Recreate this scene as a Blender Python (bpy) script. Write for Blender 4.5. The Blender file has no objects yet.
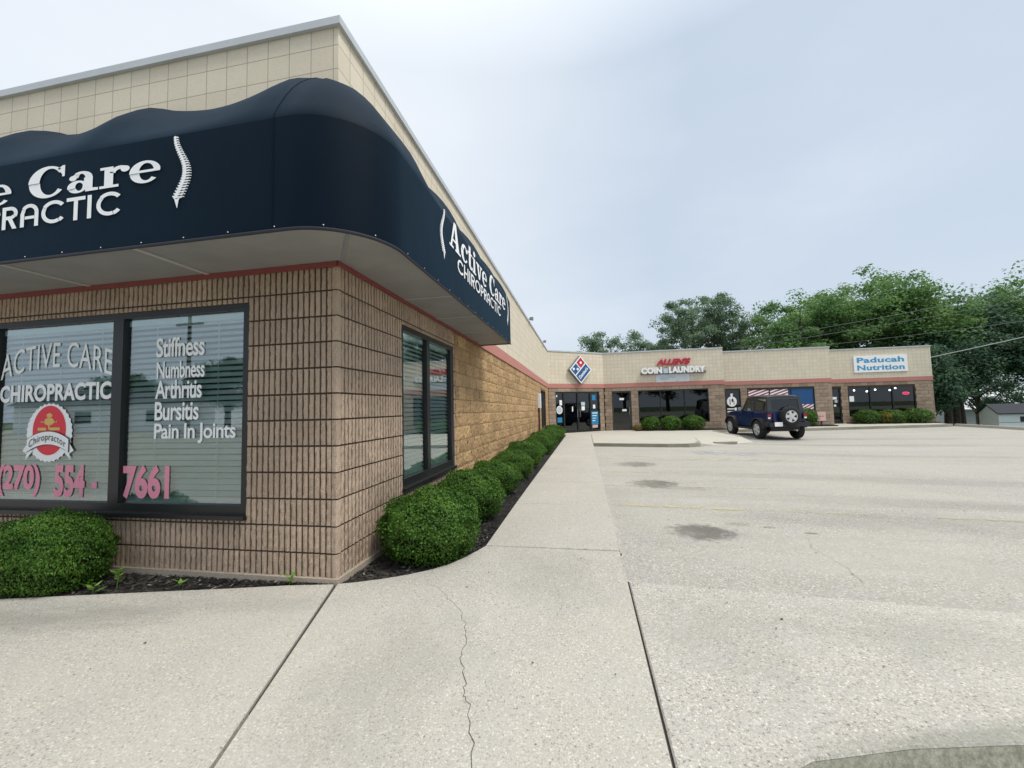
import bpy, math, random
import numpy as np
from mathutils import Vector, Matrix
random.seed(7)
rng = np.random.default_rng(11)
scene = bpy.context.scene
COL = scene.collection
R = math.radians
PI = math.pi

# ------------------------------------------------------------------ helpers
def drop(y):
    """the whole property falls gently towards the shops at the back"""
    return -0.14 * min(1.0, max(0.0, (y - 3.0) / 15.0))

class Frame:
    """a wall frame: u along the wall, v up (above the floor), w outwards"""
    def __init__(self, o, r, n, sloped=True):
        self.o = Vector(o); self.r = Vector(r).normalized(); self.n = Vector(n).normalized(); self.s = sloped
    def __call__(self, u, v, w=0.0):
        p = self.o + self.r * u + self.n * w
        p.z += v + (drop(p.y) if self.s else 0)
        return p

class MB:
    def __init__(self):
        self.v = []; self.f = []; self.t = []
    def add(self, vs, fs, tint=0.5):
        b = len(self.v)
        self.v += [tuple(x) for x in vs]
        for f in fs:
            self.f.append(tuple(i + b for i in f)); self.t.append(tint)
    def hexa(self, p, tint=0.5):
        self.add(p, [(0, 3, 2, 1), (4, 5, 6, 7), (0, 1, 5, 4), (1, 2, 6, 5), (2, 3, 7, 6), (3, 0, 4, 7)], tint)
    def box(self, x0, x1, y0, y1, z0, z1, tint=0.5):
        self.hexa([(x0, y0, z0), (x1, y0, z0), (x1, y1, z0), (x0, y1, z0), (x0, y0, z1), (x1, y0, z1), (x1, y1, z1), (x0, y1, z1)], tint)
    def fbox(self, F, u0, u1, v0, v1, w0, w1, tint=0.5):
        self.hexa([F(u0, v0, w1), F(u1, v0, w1), F(u1, v0, w0), F(u0, v0, w0), F(u0, v1, w1), F(u1, v1, w1), F(u1, v1, w0), F(u0, v1, w0)], tint)
    def quad(self, a, b, c, d, tint=0.5):
        self.add([a, b, c, d], [(0, 1, 2, 3)], tint)
    def fquad(self, F, u0, u1, v0, v1, w, tint=0.5):
        self.quad(F(u0, v0, w), F(u1, v0, w), F(u1, v1, w), F(u0, v1, w), tint)
    def prism(self, poly, mapf, w0, w1, tint=0.5):
        """poly: list of (u,v) counter clockwise seen from +w"""
        n = len(poly)
        vs = [mapf(u, v, w0) for u, v in poly] + [mapf(u, v, w1) for u, v in poly]
        fs = [tuple(range(n - 1, -1, -1)), tuple(range(n, 2 * n))]
        fs += [(i, (i + 1) % n, n + (i + 1) % n, n + i) for i in range(n)]
        self.add(vs, fs, tint)
    def tube(self, pts, rad, k=8, tint=0.5, cap=True):
        pts = [Vector(p) for p in pts]
        n = len(pts)
        if not hasattr(rad, '__len__'): rad = [rad] * n
        vs = []
        prev = None
        for i, p in enumerate(pts):
            d = (pts[min(i + 1, n - 1)] - pts[max(i - 1, 0)]).normalized()
            if prev is None:
                a = d.orthogonal().normalized()
            else:
                a = (prev - d * prev.dot(d)).normalized()
            prev = a
            b = d.cross(a)
            for j in range(k):
                t = 2 * PI * j / k
                vs.append(p + (a * math.cos(t) + b * math.sin(t)) * rad[i])
        fs = []
        for i in range(n - 1):
            for j in range(k):
                fs.append((i * k + j, i * k + (j + 1) % k, (i + 1) * k + (j + 1) % k, (i + 1) * k + j))
        if cap:
            fs.append(tuple(range(k - 1, -1, -1))); fs.append(tuple((n - 1) * k + j for j in range(k)))
        self.add(vs, fs, tint)
    def lathe(self, prof, o, axis, k=24, tint=0.5, closed=False):
        """prof: list of (radius, distance along axis)"""
        o = Vector(o); ax = Vector(axis).normalized(); a = ax.orthogonal().normalized(); b = ax.cross(a)
        vs = []; fs = []
        m = len(prof)
        for r_, h in prof:
            for j in range(k):
                t = 2 * PI * j / k
                vs.append(o + ax * h + (a * math.cos(t) + b * math.sin(t)) * r_)
        for i in range(m if closed else m - 1):
            i2 = (i + 1) % m
            for j in range(k):
                fs.append((i * k + j, i * k + (j + 1) % k, i2 * k + (j + 1) % k, i2 * k + j))
        self.add(vs, fs, tint)
    def build(self, name, mat, parent=None, smooth=False, loc=None):
        me = bpy.data.meshes.new(name)
        me.from_pydata(self.v, [], self.f)
        a = me.attributes.new('tint', 'FLOAT', 'FACE')
        a.data.foreach_set('value', self.t)
        if smooth:
            me.polygons.foreach_set('use_smooth', [True] * len(me.polygons))
        me.update()
        return link(name, me, mat, parent, loc)

def link(name, me, mat, parent=None, loc=None):
    o = bpy.data.objects.new(name, me)
    if mat: me.materials.append(mat)
    COL.objects.link(o)
    if loc is not None: o.location = loc
    if parent: o.parent = parent
    return o

def np_mesh(name, V, Q, mat, parent=None, tint=None, loc=None, smooth=False):
    me = bpy.data.meshes.new(name)
    n, m = len(V), len(Q)
    me.vertices.add(n); me.vertices.foreach_set('co', np.ascontiguousarray(V, dtype=np.float32).ravel())
    me.loops.add(m * 4); me.loops.foreach_set('vertex_index', np.ascontiguousarray(Q, dtype=np.int32).ravel())
    me.polygons.add(m)
    me.polygons.foreach_set('loop_start', np.arange(0, m * 4, 4, dtype=np.int32))
    me.polygons.foreach_set('loop_total', np.full(m, 4, dtype=np.int32))
    me.update(calc_edges=True)
    if tint is not None:
        a = me.attributes.new('tint', 'FLOAT', 'FACE'); a.data.foreach_set('value', np.ascontiguousarray(tint, dtype=np.float32))
    me.validate()
    if smooth: me.polygons.foreach_set('use_smooth', [True] * len(me.polygons))
    return link(name, me, mat, parent, loc)

def empty(name, loc=(0, 0, 0), rz=0.0):
    o = bpy.data.objects.new(name, None); COL.objects.link(o)
    o.location = loc; o.rotation_euler = (0, 0, rz); o.empty_display_size = 0.3
    return o

def tag(o, label=None, cat=None, group=None, kind=None):
    if label: o['label'] = label
    if cat: o['category'] = cat
    if group: o['group'] = group
    if kind: o['kind'] = kind
    return o

def copy_tree(o, parent=None):
    c = o.copy(); COL.objects.link(c)
    if parent: c.parent = parent
    for ch in list(o.children): copy_tree(ch, c)
    return c

# ------------------------------------------------------------------ materials
def newmat(name):
    m = bpy.data.materials.new(name); m.use_nodes = True
    nt = m.node_tree
    return m, nt, nt.nodes['Principled BSDF']
def N(nt, typ, **kw):
    n = nt.nodes.new(typ)
    for k, v in kw.items():
        if k.startswith('_'): setattr(n, k[1:], v)
        else: n.inputs[k.replace('__', ' ')].default_value = v
    return n
def ramp(nt, fac, stops):
    r = nt.nodes.new('ShaderNodeValToRGB'); e = r.color_ramp.elements
    while len(e) < len(stops): e.new(0.5)
    for i, (p, c) in enumerate(stops):
        e[i].position = p; e[i].color = (c[0], c[1], c[2], 1) if hasattr(c, '__len__') else (c, c, c, 1)
    nt.links.new(fac, r.inputs[0]); return r.outputs[0]
def mix(nt, fac, a, b, mode='MIX'):
    m = nt.nodes.new('ShaderNodeMix'); m.data_type = 'RGBA'; m.blend_type = mode
    def put(s, v):
        if hasattr(v, 'links') or hasattr(v, 'is_output'): nt.links.new(v, s)
        elif hasattr(v, '__len__'): s.default_value = (v[0], v[1], v[2], 1)
        else: s.default_value = v
    put(m.inputs[0], fac); put(m.inputs[6], a); put(m.inputs[7], b)
    return m.outputs[2]
def pos(nt):
    return nt.nodes.new('ShaderNodeTexCoord').outputs['Object']
def noise(nt, vec, scale, detail=4, rough=0.6, out=0):
    n = N(nt, 'ShaderNodeTexNoise', Scale=scale, Detail=detail, Roughness=rough)
    nt.links.new(vec, n.inputs['Vector']); return n.outputs[out]
def bump(nt, b, h, strength=0.3, dist=0.01):
    n = N(nt, 'ShaderNodeBump', Strength=strength, Distance=dist)
    nt.links.new(h, n.inputs['Height']); nt.links.new(n.outputs[0], b.inputs['Normal']); return n
def attr(nt, name='tint'):
    a = nt.nodes.new('ShaderNodeAttribute'); a.attribute_name = name; return a.outputs['Fac']
def math_(nt, op, a, b=None, c=None):
    m = nt.nodes.new('ShaderNodeMath'); m.operation = op
    for i, v in enumerate((a, b, c)):
        if v is None: continue
        if hasattr(v, 'is_output'): nt.links.new(v, m.inputs[i])
        else: m.inputs[i].default_value = v
    return m.outputs[0]

def plain(name, col, rough=0.5, metal=0.0, spec=0.5, var=0.0, vscale=20, coat=0.0):
    m, nt, b = newmat(name)
    b.inputs['Base Color'].default_value = (*col, 1); b.inputs['Roughness'].default_value = rough
    b.inputs['Metallic'].default_value = metal; b.inputs['Specular IOR Level'].default_value = spec
    b.inputs['Coat Weight'].default_value = coat
    if var:
        n = noise(nt, pos(nt), vscale, 5)
        c = mix(nt, ramp(nt, n, [(0.3, 0), (0.7, 1)]), [x * (1 - var) for x in col], [min(1, x * (1 + var)) for x in col])
        nt.links.new(c, b.inputs['Base Color'])
    return m

def masonry(name, col, var=0.18, stain=0.25, fine=90, bstr=0.5, rough=0.9, tvar=0.22, stain_col=(0.10, 0.065, 0.04)):
    """split concrete block: fine aggregate speckle, tint per block, weather stains"""
    m, nt, b = newmat(name)
    p = pos(nt)
    t = attr(nt)
    f = noise(nt, p, fine, 6, 0.75)
    lo = [c * (1 - var * 1.6) for c in col]; hi = [min(1, c * (1 + var)) for c in col]
    c = mix(nt, ramp(nt, f, [(0.32, 0), (0.68, 1)]), lo, hi)
    tt = ramp(nt, t, [(0, 1 - tvar), (1, 1 + tvar * 0.6)])
    c = mix(nt, 1.0, c, tt, 'MULTIPLY')
    big = noise(nt, p, 0.9, 5, 0.65)
    c = mix(nt, math_(nt, 'MULTIPLY', ramp(nt, big, [(0.5, 0), (0.75, 1)]), stain), c, stain_col)
    nt.links.new(c, b.inputs['Base Color'])
    b.inputs['Roughness'].default_value = rough; b.inputs['Specular IOR Level'].default_value = 0.2
    bump(nt, b, f, bstr, 0.006)
    return m

def concrete(name, lo, hi, peb=75, contrast=0.35, blotch=0.22, tint=(0.5, 0.47, 0.38), specks=0.5):
    m, nt, b = newmat(name)
    p = pos(nt)
    n1 = noise(nt, p, 1.1, 6, 0.6); n2 = noise(nt, p, 260, 3, 0.6); n0 = noise(nt, p, 0.35, 4, 0.55)
    c = mix(nt, ramp(nt, n1, [(0.3, 0), (0.7, 1)]), lo, hi)
    # exposed aggregate
    v = N(nt, 'ShaderNodeTexVoronoi', Scale=peb, Randomness=1.0); nt.links.new(p, v.inputs['Vector'])
    sep = nt.nodes.new('ShaderNodeSeparateColor'); nt.links.new(v.outputs['Color'], sep.inputs[0])
    stone = ramp(nt, sep.outputs[0], [(0.0, (0.12, 0.105, 0.09)), (0.10, (0.25, 0.21, 0.165)), (0.30, (0.40, 0.365, 0.29)), (0.7, (0.54, 0.51, 0.43)), (1.0, (0.76, 0.74, 0.68))])
    inside = ramp(nt, v.outputs['Distance'], [(0.35, 1), (0.62, 0)])
    pick = ramp(nt, sep.outputs[1], [(0.22, 0), (0.28, 1)])
    c = mix(nt, math_(nt, 'MULTIPLY', math_(nt, 'MULTIPLY', inside, pick), contrast), c, stone)
    v3 = N(nt, 'ShaderNodeTexVoronoi', Scale=peb * 2.3, Randomness=1.0); nt.links.new(p, v3.inputs['Vector'])
    sep3 = nt.nodes.new('ShaderNodeSeparateColor'); nt.links.new(v3.outputs['Color'], sep3.inputs[0])
    c = mix(nt, math_(nt, 'MULTIPLY', ramp(nt, v3.outputs['Distance'], [(0.3, 1), (0.6, 0)]), contrast * .7), c, ramp(nt, sep3.outputs[0], [(0, (0.20, 0.18, 0.15)), (0.3, (0.40, 0.37, 0.30)), (0.75, (0.52, 0.49, 0.41)), (1, (0.74, 0.72, 0.66))]))
    # odd larger dark stones
    v2 = N(nt, 'ShaderNodeTexVoronoi', Scale=peb * 0.36, Randomness=1.0); nt.links.new(p, v2.inputs['Vector'])
    sep2 = nt.nodes.new('ShaderNodeSeparateColor'); nt.links.new(v2.outputs['Color'], sep2.inputs[0])
    d2 = math_(nt, 'MULTIPLY', ramp(nt, v2.outputs['Distance'], [(0.12, 1), (0.24, 0)]), ramp(nt, sep2.outputs[1], [(0.80, 0), (0.84, 1)]))
    sc = ramp(nt, sep2.outputs[0], [(0, (0.09, 0.08, 0.075)), (0.55, (0.22, 0.17, 0.13)), (0.8, (0.66, 0.62, 0.55))])
    c = mix(nt, math_(nt, 'MULTIPLY', d2, specks), c, sc)
    n7 = noise(nt, p, 105, 3, 0.7)
    c = mix(nt, ramp(nt, n7, [(0.30, 0.95), (0.42, 0.0)]), c, (0.10, 0.095, 0.085))
    c = mix(nt, ramp(nt, n7, [(0.58, 0.0), (0.70, 0.6)]), c, (0.72, 0.70, 0.64))
    c = mix(nt, ramp(nt, n2, [(0.30, 0.45), (0.5, 0.0)]), c, (0.20, 0.185, 0.155))
    n5 = noise(nt, p, 3.2, 6, 0.65)
    c = mix(nt, ramp(nt, n5, [(0.38, 0.25), (0.55, 0.0)]), c, (0.36, 0.36, 0.345))
    c = mix(nt, math_(nt, 'MULTIPLY', ramp(nt, n0, [(0.42, 0), (0.7, 1)]), blotch), c, tint)
    nt.links.new(c, b.inputs['Base Color']); b.inputs['Roughness'].default_value = 0.92; b.inputs['Specular IOR Level'].default_value = 0.25
    h = math_(nt, 'ADD', v.outputs['Distance'], n2)
    bump(nt, b, h, 0.25, 0.004)
    return m, nt, b, c, p

M = {}
M['rib'] = masonry('rib_block', (0.475, 0.362, 0.272), fine=130, stain=0.22, tvar=.14, var=.26)
M['ochre'] = masonry('ochre_block', (0.46, 0.302, 0.155), fine=38, bstr=1.0, stain=0.30, var=0.30)
M['taupe'] = masonry('taupe_block', (0.36, 0.275, 0.205), fine=45, bstr=0.7)
M['mortar'] = masonry('mortar', (0.085, 0.058, 0.04), fine=60, stain=0.1)
M['mortar_light'] = masonry('mortar_light', (0.26, 0.18, 0.105), fine=60, stain=0.1)
M['footing'] = masonry('footing', (0.42, 0.36, 0.29), fine=60, stain=0.2)
M['band'] = masonry('red_band', (0.52, 0.235, 0.20), fine=50, bstr=0.2, stain=0.15, tvar=0.08, var=0.10)
M['coping'] = plain('coping_metal', (0.50, 0.53, 0.55), 0.45, 0.0, var=0.08, vscale=2)
M['dark'] = plain('dark_bronze', (0.012, 0.013, 0.014), 0.38)
M['bronze'] = plain('bronze_frame', (0.045, 0.038, 0.034), 0.4)
M['white'] = plain('white_vinyl', (0.90, 0.90, 0.90), 0.5)
M['white_letter'] = plain('white_lettering', (0.89, 0.90, 0.91), 0.6)
M['blind'] = plain('blind_white', (0.82, 0.84, 0.82), 0.5)
M['pink'] = plain('pink_vinyl', (0.78, 0.28, 0.38), 0.5)
M['red'] = plain('red_vinyl', (0.72, 0.012, 0.035), 0.4)
M['gold'] = plain('gold_vinyl', (0.72, 0.47, 0.12), 0.5)
M['ink'] = plain('dark_ink', (0.02, 0.02, 0.03), 0.5)
M['blue'] = plain('blue_panel', (0.012, 0.10, 0.27), 0.4)
M['flag_blue'] = plain('film_blue', (0.008, 0.075, 0.22), 0.5)
M['sky_blue'] = plain('poster_blue', (0.02, 0.22, 0.45), 0.4)
M['sign_red'] = plain('sign_red', (0.50, 0.02, 0.045), 0.35)
M['letter_blue'] = plain('letter_blue', (0.06, 0.32, 0.58), 0.5)
M['banner'] = plain('banner_white', (0.66, 0.70, 0.74), 0.6, var=0.06, vscale=4)
M['faded'] = plain('faded_print', (0.50, 0.58, 0.66), 0.6)
M['grey_metal'] = plain('grey_metal', (0.22, 0.22, 0.23), 0.5, var=0.1)
M['raceway'] = plain('raceway', (0.16, 0.17, 0.18), 0.5)
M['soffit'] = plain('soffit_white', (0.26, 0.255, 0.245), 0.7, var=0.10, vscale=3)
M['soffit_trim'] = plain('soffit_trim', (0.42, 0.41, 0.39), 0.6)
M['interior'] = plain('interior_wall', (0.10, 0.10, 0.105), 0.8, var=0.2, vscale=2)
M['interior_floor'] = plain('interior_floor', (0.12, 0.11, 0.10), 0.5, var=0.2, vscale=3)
M['roofing'] = plain('roofing', (0.20, 0.20, 0.20), 0.9)
M['pink_sign'] = plain('pinkish_sign', (0.62, 0.42, 0.38), 0.5)
M['bark'] = plain('bark', (0.075, 0.06, 0.048), 0.9, var=0.4, vscale=6)
M['twig'] = plain('twig', (0.09, 0.06, 0.04), 0.9)
M['cable'] = plain('cable', (0.10, 0.11, 0.11), 0.6)
M['cable_pale'] = plain('cable_pale', (0.45, 0.47, 0.46), 0.5)
M['gap'] = plain('joint_gap', (0.045, 0.04, 0.033), 0.95)
M['shed_white'] = plain('shed_white', (0.74, 0.77, 0.80), 0.6, var=0.06, vscale=3)
M['shed_roof'] = plain('shed_roof', (0.025, 0.03, 0.04), 0.8, var=0.2)
M['white_roof'] = plain('white_roof', (0.55, 0.57, 0.59), 0.6, var=0.08, vscale=2)
M['grey_wall'] = plain('grey_wall', (0.40, 0.41, 0.42), 0.7, var=0.08)

# cream parapet tiles: 8 inch squares, stack bond, thin recessed joints
def cream():
    m, nt, b = newmat('cream_tile')
    p = pos(nt)
    sp = nt.nodes.new('ShaderNodeSeparateXYZ'); nt.links.new(p, sp.inputs[0])
    geo = nt.nodes.new('ShaderNodeNewGeometry')
    sn = nt.nodes.new('ShaderNodeSeparateXYZ'); nt.links.new(geo.outputs['True Normal'], sn.inputs[0])
    ax = math_(nt, 'ABSOLUTE', sn.outputs[0])
    side = math_(nt, 'GREATER_THAN', ax, 0.8)
    # along-wall coordinate: x on walls that face the street, y on walls that face the lot
    u = math_(nt, 'ADD', math_(nt, 'MULTIPLY', sp.outputs[0], math_(nt, 'SUBTRACT', 1.0, side)), math_(nt, 'MULTIPLY', sp.outputs[1], side))
    P = 0.2032
    fu = math_(nt, 'FRACT', math_(nt, 'MULTIPLY_ADD', u, 1 / P, 0.22))
    fv = math_(nt, 'FRACT', math_(nt, 'MULTIPLY_ADD', sp.outputs[2], 1 / P, 0.05))
    def line(f): return math_(nt, 'LESS_THAN', f, 0.032)
    ln = math_(nt, 'MAXIMUM', line(fu), line(fv))
    wn = nt.nodes.new('ShaderNodeTexWhiteNoise'); wn.noise_dimensions = '3D'
    cb = nt.nodes.new('ShaderNodeCombineXYZ')
    nt.links.new(math_(nt, 'FLOOR', math_(nt, 'MULTIPLY_ADD', u, 1 / P, 0.22)), cb.inputs[0])
    nt.links.new(math_(nt, 'FLOOR', math_(nt, 'MULTIPLY_ADD', sp.outputs[2], 1 / P, 0.05)), cb.inputs[1])
    nt.links.new(side, cb.inputs[2]); nt.links.new(cb.outputs[0], wn.inputs[0])
    n1 = noise(nt, p, 1.2, 5); n2 = noise(nt, p, 60, 4, 0.7)
    c = mix(nt, wn.outputs[0], (0.69, 0.61, 0.475), (0.74, 0.665, 0.525))
    c = mix(nt, ramp(nt, n1, [(0.45, 0), (0.8, 0.35)]), c, (0.50, 0.44, 0.33))
    c = mix(nt, ramp(nt, n2, [(0.3, 0.25), (0.6, 0)]), c, (0.40, 0.35, 0.26))
    c = mix(nt, ln, c, (0.33, 0.295, 0.235))
    nt.links.new(c, b.inputs['Base Color']); b.inputs['Roughness'].default_value = 0.75
    h = math_(nt, 'SUBTRACT', math_(nt, 'MULTIPLY', n2, 0.15), ln)
    bump(nt, b, h, 0.4, 0.004)
    return m
M['cream'] = cream()

def fabric():
    m, nt, b = newmat('navy_canvas')
    p = pos(nt)
    n = noise(nt, p, 1.6, 4); w = noise(nt, p, 400, 2)
    c = mix(nt, n, (0.0004, 0.0036, 0.0095), (0.0010, 0.0072, 0.0160))
    nt.links.new(c, b.inputs['Base Color']); b.inputs['Roughness'].default_value = 0.62
    b.inputs['Specular IOR Level'].default_value = 0.07
    b.inputs['Sheen Weight'].default_value = 0.07; b.inputs['Sheen Roughness'].default_value = 0.5
    b.inputs['Sheen Tint'].default_value = (0.2, 0.6, 1.0, 1)
    mpf = nt.nodes.new('ShaderNodeMapping'); mpf.inputs['Scale'].default_value = (1.2, 1.2, .5); nt.links.new(p, mpf.inputs[0])
    wr = noise(nt, mpf.outputs[0], 3.5, 3, 0.5)
    bump(nt, b, math_(nt, 'ADD', math_(nt, 'MULTIPLY', wr, 12.0), w), 0.10, 0.004)
    return m
M['canvas'] = fabric()

def glass(name, tint=(0.62, 0.74, 0.74), refl=1.0):
    m, nt, b = newmat(name)
    nt.nodes.remove(b); out = nt.nodes['Material Output']
    tr = nt.nodes.new('ShaderNodeBsdfTransparent'); tr.inputs[0].default_value = (*tint, 1)
    gl = nt.nodes.new('ShaderNodeBsdfGlossy'); gl.inputs['Roughness'].default_value = 0.004; gl.inputs[0].default_value = (0.93, 0.98, 0.98, 1)
    fr = nt.nodes.new('ShaderNodeFresnel'); fr.inputs[0].default_value = 1.52
    n = noise(nt, pos(nt), 0.8, 2)
    bp = N(nt, 'ShaderNodeBump', Strength=0.02, Distance=0.02); nt.links.new(n, bp.inputs['Height']); nt.links.new(bp.outputs[0], gl.inputs['Normal'])
    f = math_(nt, 'MINIMUM', math_(nt, 'MULTIPLY_ADD', fr.outputs[0], 1.6, 0.10 * refl), 1.0)
    mx = nt.nodes.new('ShaderNodeMixShader'); nt.links.new(f, mx.inputs[0]); nt.links.new(tr.outputs[0], mx.inputs[1]); nt.links.new(gl.outputs[0], mx.inputs[2])
    nt.links.new(mx.outputs[0], out.inputs[0])
    return m
M['glass'] = glass('window_glass', (0.76, 0.93, 0.92), 1.7)
M['shop_glass'] = glass('shop_glass', (0.42, 0.46, 0.48), 0.0)
M['car_glass'] = glass('car_glass', (0.045, 0.055, 0.06), 0.0)

def leafmat(name, dark, mid, light, trans=0.25):
    m, nt, b = newmat(name)
    t = attr(nt)
    c = ramp(nt, t, [(0.0, dark), (0.5, mid), (1.0, light)])
    nt.links.new(c, b.inputs['Base Color']); b.inputs['Roughness'].default_value = 0.6; b.inputs['Specular IOR Level'].default_value = 0.3
    tl = nt.nodes.new('ShaderNodeBsdfTranslucent'); nt.links.new(c, tl.inputs[0])
    mx = nt.nodes.new('ShaderNodeMixShader'); mx.inputs[0].default_value = trans
    nt.links.new(b.outputs[0], mx.inputs[1]); nt.links.new(tl.outputs[0], mx.inputs[2])
    nt.links.new(mx.outputs[0], nt.nodes['Material Output'].inputs[0])
    return m
M['box_leaf'] = leafmat('boxwood_leaf', (0.020, 0.058, 0.008), (0.062, 0.150, 0.018), (0.15, 0.28, 0.034), 0.25)
M['weed_leaf'] = leafmat('weed_leaf', (0.12, 0.25, 0.04), (0.18, 0.33, 0.05), (0.26, 0.42, 0.08), 0.3)
M['yellow_leaf'] = leafmat('yellowing_leaf', (0.16, 0.12, 0.03), (0.25, 0.19, 0.04), (0.34, 0.27, 0.06), 0.2)
M['leaf_a'] = leafmat('maple_leaf', (0.10, 0.20, 0.08), (0.155, 0.285, 0.095), (0.23, 0.35, 0.10), 0.5)
M['leaf_b'] = leafmat('pale_leaf', (0.14, 0.22, 0.14), (0.19, 0.28, 0.17), (0.24, 0.33, 0.19), 0.5)
M['leaf_c'] = leafmat('deep_leaf', (0.045, 0.10, 0.065), (0.07, 0.14, 0.08), (0.10, 0.175, 0.085), 0.4)
M['core'] = plain('shrub_core', (0.012, 0.022, 0.008), 0.9)

# ------------------------------------------------------------------ ground, pavements, lot
def zlot(x, y):
    s = min(1.0, max(0.0, (y - 0.3) / 4.0))
    z = -0.012 - 0.0150 * min(max(0.0, y - 0.3), 13.5) - 0.028 * (min(max(x, 5.5), 9.5) - 5.5) * s
    if y > 15: z += 0.012 * min(y - 15, 5)
    return z

def terrain(x, y):
    z = -0.55
    if x > 21.3: z = -0.55 - 1.7 * min(1, (x - 21.3) / 6.0)
    if y > 32: z -= 0.5 * min(1, (y - 32) / 8)
    return z
xs = [-600, -150, -60, -20, -14, -8, 0, 10, 21.4, 22.5, 24, 26, 28, 34, 44, 60, 150, 600]
ys = [-600, -150, -60, -34, -16, -8, -2, 8, 20, 28, 32, 36, 40, 60, 150, 600]
g = MB()
vs = [(x, y, terrain(x, y)) for y in ys for x in xs]
g.add(vs, [(j * len(xs) + i, j * len(xs) + i + 1, (j + 1) * len(xs) + i + 1, (j + 1) * len(xs) + i) for j in range(len(ys) - 1) for i in range(len(xs) - 1)])
mt, nt, b = newmat('grass_ground')
p_ = pos(nt); n_ = noise(nt, p_, 0.7, 6, 0.7)
nt.links.new(ramp(nt, n_, [(0.3, (0.035, 0.065, 0.018)), (0.55, (0.06, 0.10, 0.03)), (0.75, (0.12, 0.115, 0.06))]), b.inputs['Base Color']); b.inputs['Roughness'].default_value = 0.95
tag(g.build('ground', mt), kind='structure')

def add_blobs(nt, b, c, p, items, col):
    for (cx, cy, rx, ry, a, rot, rg) in items:
        mp = nt.nodes.new('ShaderNodeMapping'); mp.vector_type = 'TEXTURE'
        mp.inputs['Location'].default_value = (cx, cy, 0); mp.inputs['Rotation'].default_value = (0, 0, R(rot)); mp.inputs['Scale'].default_value = (rx, ry, 100)
        nt.links.new(p, mp.inputs[0])
        ln = nt.nodes.new('ShaderNodeVectorMath'); ln.operation = 'LENGTH'; nt.links.new(mp.outputs[0], ln.inputs[0])
        nn = noise(nt, mp.outputs[0], 2.2, 7, 0.7)
        d = math_(nt, 'ADD', ln.outputs['Value'], math_(nt, 'MULTIPLY', math_(nt, 'SUBTRACT', nn, 0.5), rg * 2.4))
        c = mix(nt, math_(nt, 'MULTIPLY', ramp(nt, d, [(.3, 1), (1.0, 0)]), a), c, col)
    nt.links.new(c, b.inputs['Base Color']); return c
M['walk'], nt, b, c, p = concrete('exposed_aggregate', (0.38, 0.36, 0.325), (0.46, 0.44, 0.40), 100, 0.9, 0.4, (0.51, 0.48, 0.40), 1.0)
c = add_blobs(nt, b, c, p, [(-2.3, -.85, 1.5, .32, .5, 8, .7), (-1.2, -.62, .9, .2, .3, 14, .8), (-.2, -.35, .6, .15, .22, 10, .8), (.9, -.9, .5, .7, .25, 0, .9), (1.6, .3, .5, .6, .22, 20, .9)], (0.19, 0.19, 0.165))
M['apron'], nt, b, c, p = concrete('apron_concrete', (0.365, 0.35, 0.325), (0.44, 0.425, 0.397), 88, 1.0, 0.3, (0.49, 0.465, 0.40), 1.0)
c = add_blobs(nt, b, c, p, [(2.6, -.3, .5, .5, .25, 0, .9), (3.6, -.2, .8, .3, .25, -5, .9), (3.2, -.95, .9, .09, .55, 16, .7)], (0.20, 0.20, 0.165))
M['pad'], _, _, _, _ = concrete('pad_concrete', (0.44, 0.42, 0.355), (0.50, 0.48, 0.415), 90, 0.4, 0.3)
M['curb'], nt_, b_, c_, p2_ = concrete('curb_concrete', (0.20, 0.19, 0.155), (0.30, 0.285, 0.24), 60, 0.5, 0.6, (0.12, 0.13, 0.07))
M['gutter'], _, _, _, _ = concrete('street_gutter', (0.24, 0.24, 0.21), (0.32, 0.315, 0.28), 60, 0.4, 0.5, (0.22, 0.22, 0.17))

# lot: old bleached asphalt with drips, tyre polish and patches of dirt
M['lot'], nt, b, c, p = concrete('lot_asphalt', (0.29, 0.28, 0.26), (0.36, 0.348, 0.325), 66, 0.85, 0.4, (0.41, 0.39, 0.33), 0.8)
def blob(cx, cy, rx, ry, rough=0.55, rot=0.0, lo=0.35, hi=1.0, sc=2.2):
    mp = nt.nodes.new('ShaderNodeMapping'); mp.vector_type = 'TEXTURE'
    mp.inputs['Location'].default_value = (cx, cy, 0); mp.inputs['Rotation'].default_value = (0, 0, R(rot)); mp.inputs['Scale'].default_value = (rx, ry, 100)
    nt.links.new(p, mp.inputs[0])
    ln = nt.nodes.new('ShaderNodeVectorMath'); ln.operation = 'LENGTH'; nt.links.new(mp.outputs[0], ln.inputs[0])
    nn = noise(nt, mp.outputs[0], sc, 6, 0.65)
    d = math_(nt, 'ADD', ln.outputs['Value'], math_(nt, 'MULTIPLY', math_(nt, 'SUBTRACT', nn, 0.5), rough * 2.4))
    return ramp(nt, d, [(lo, 1), (hi, 0)])
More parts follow.
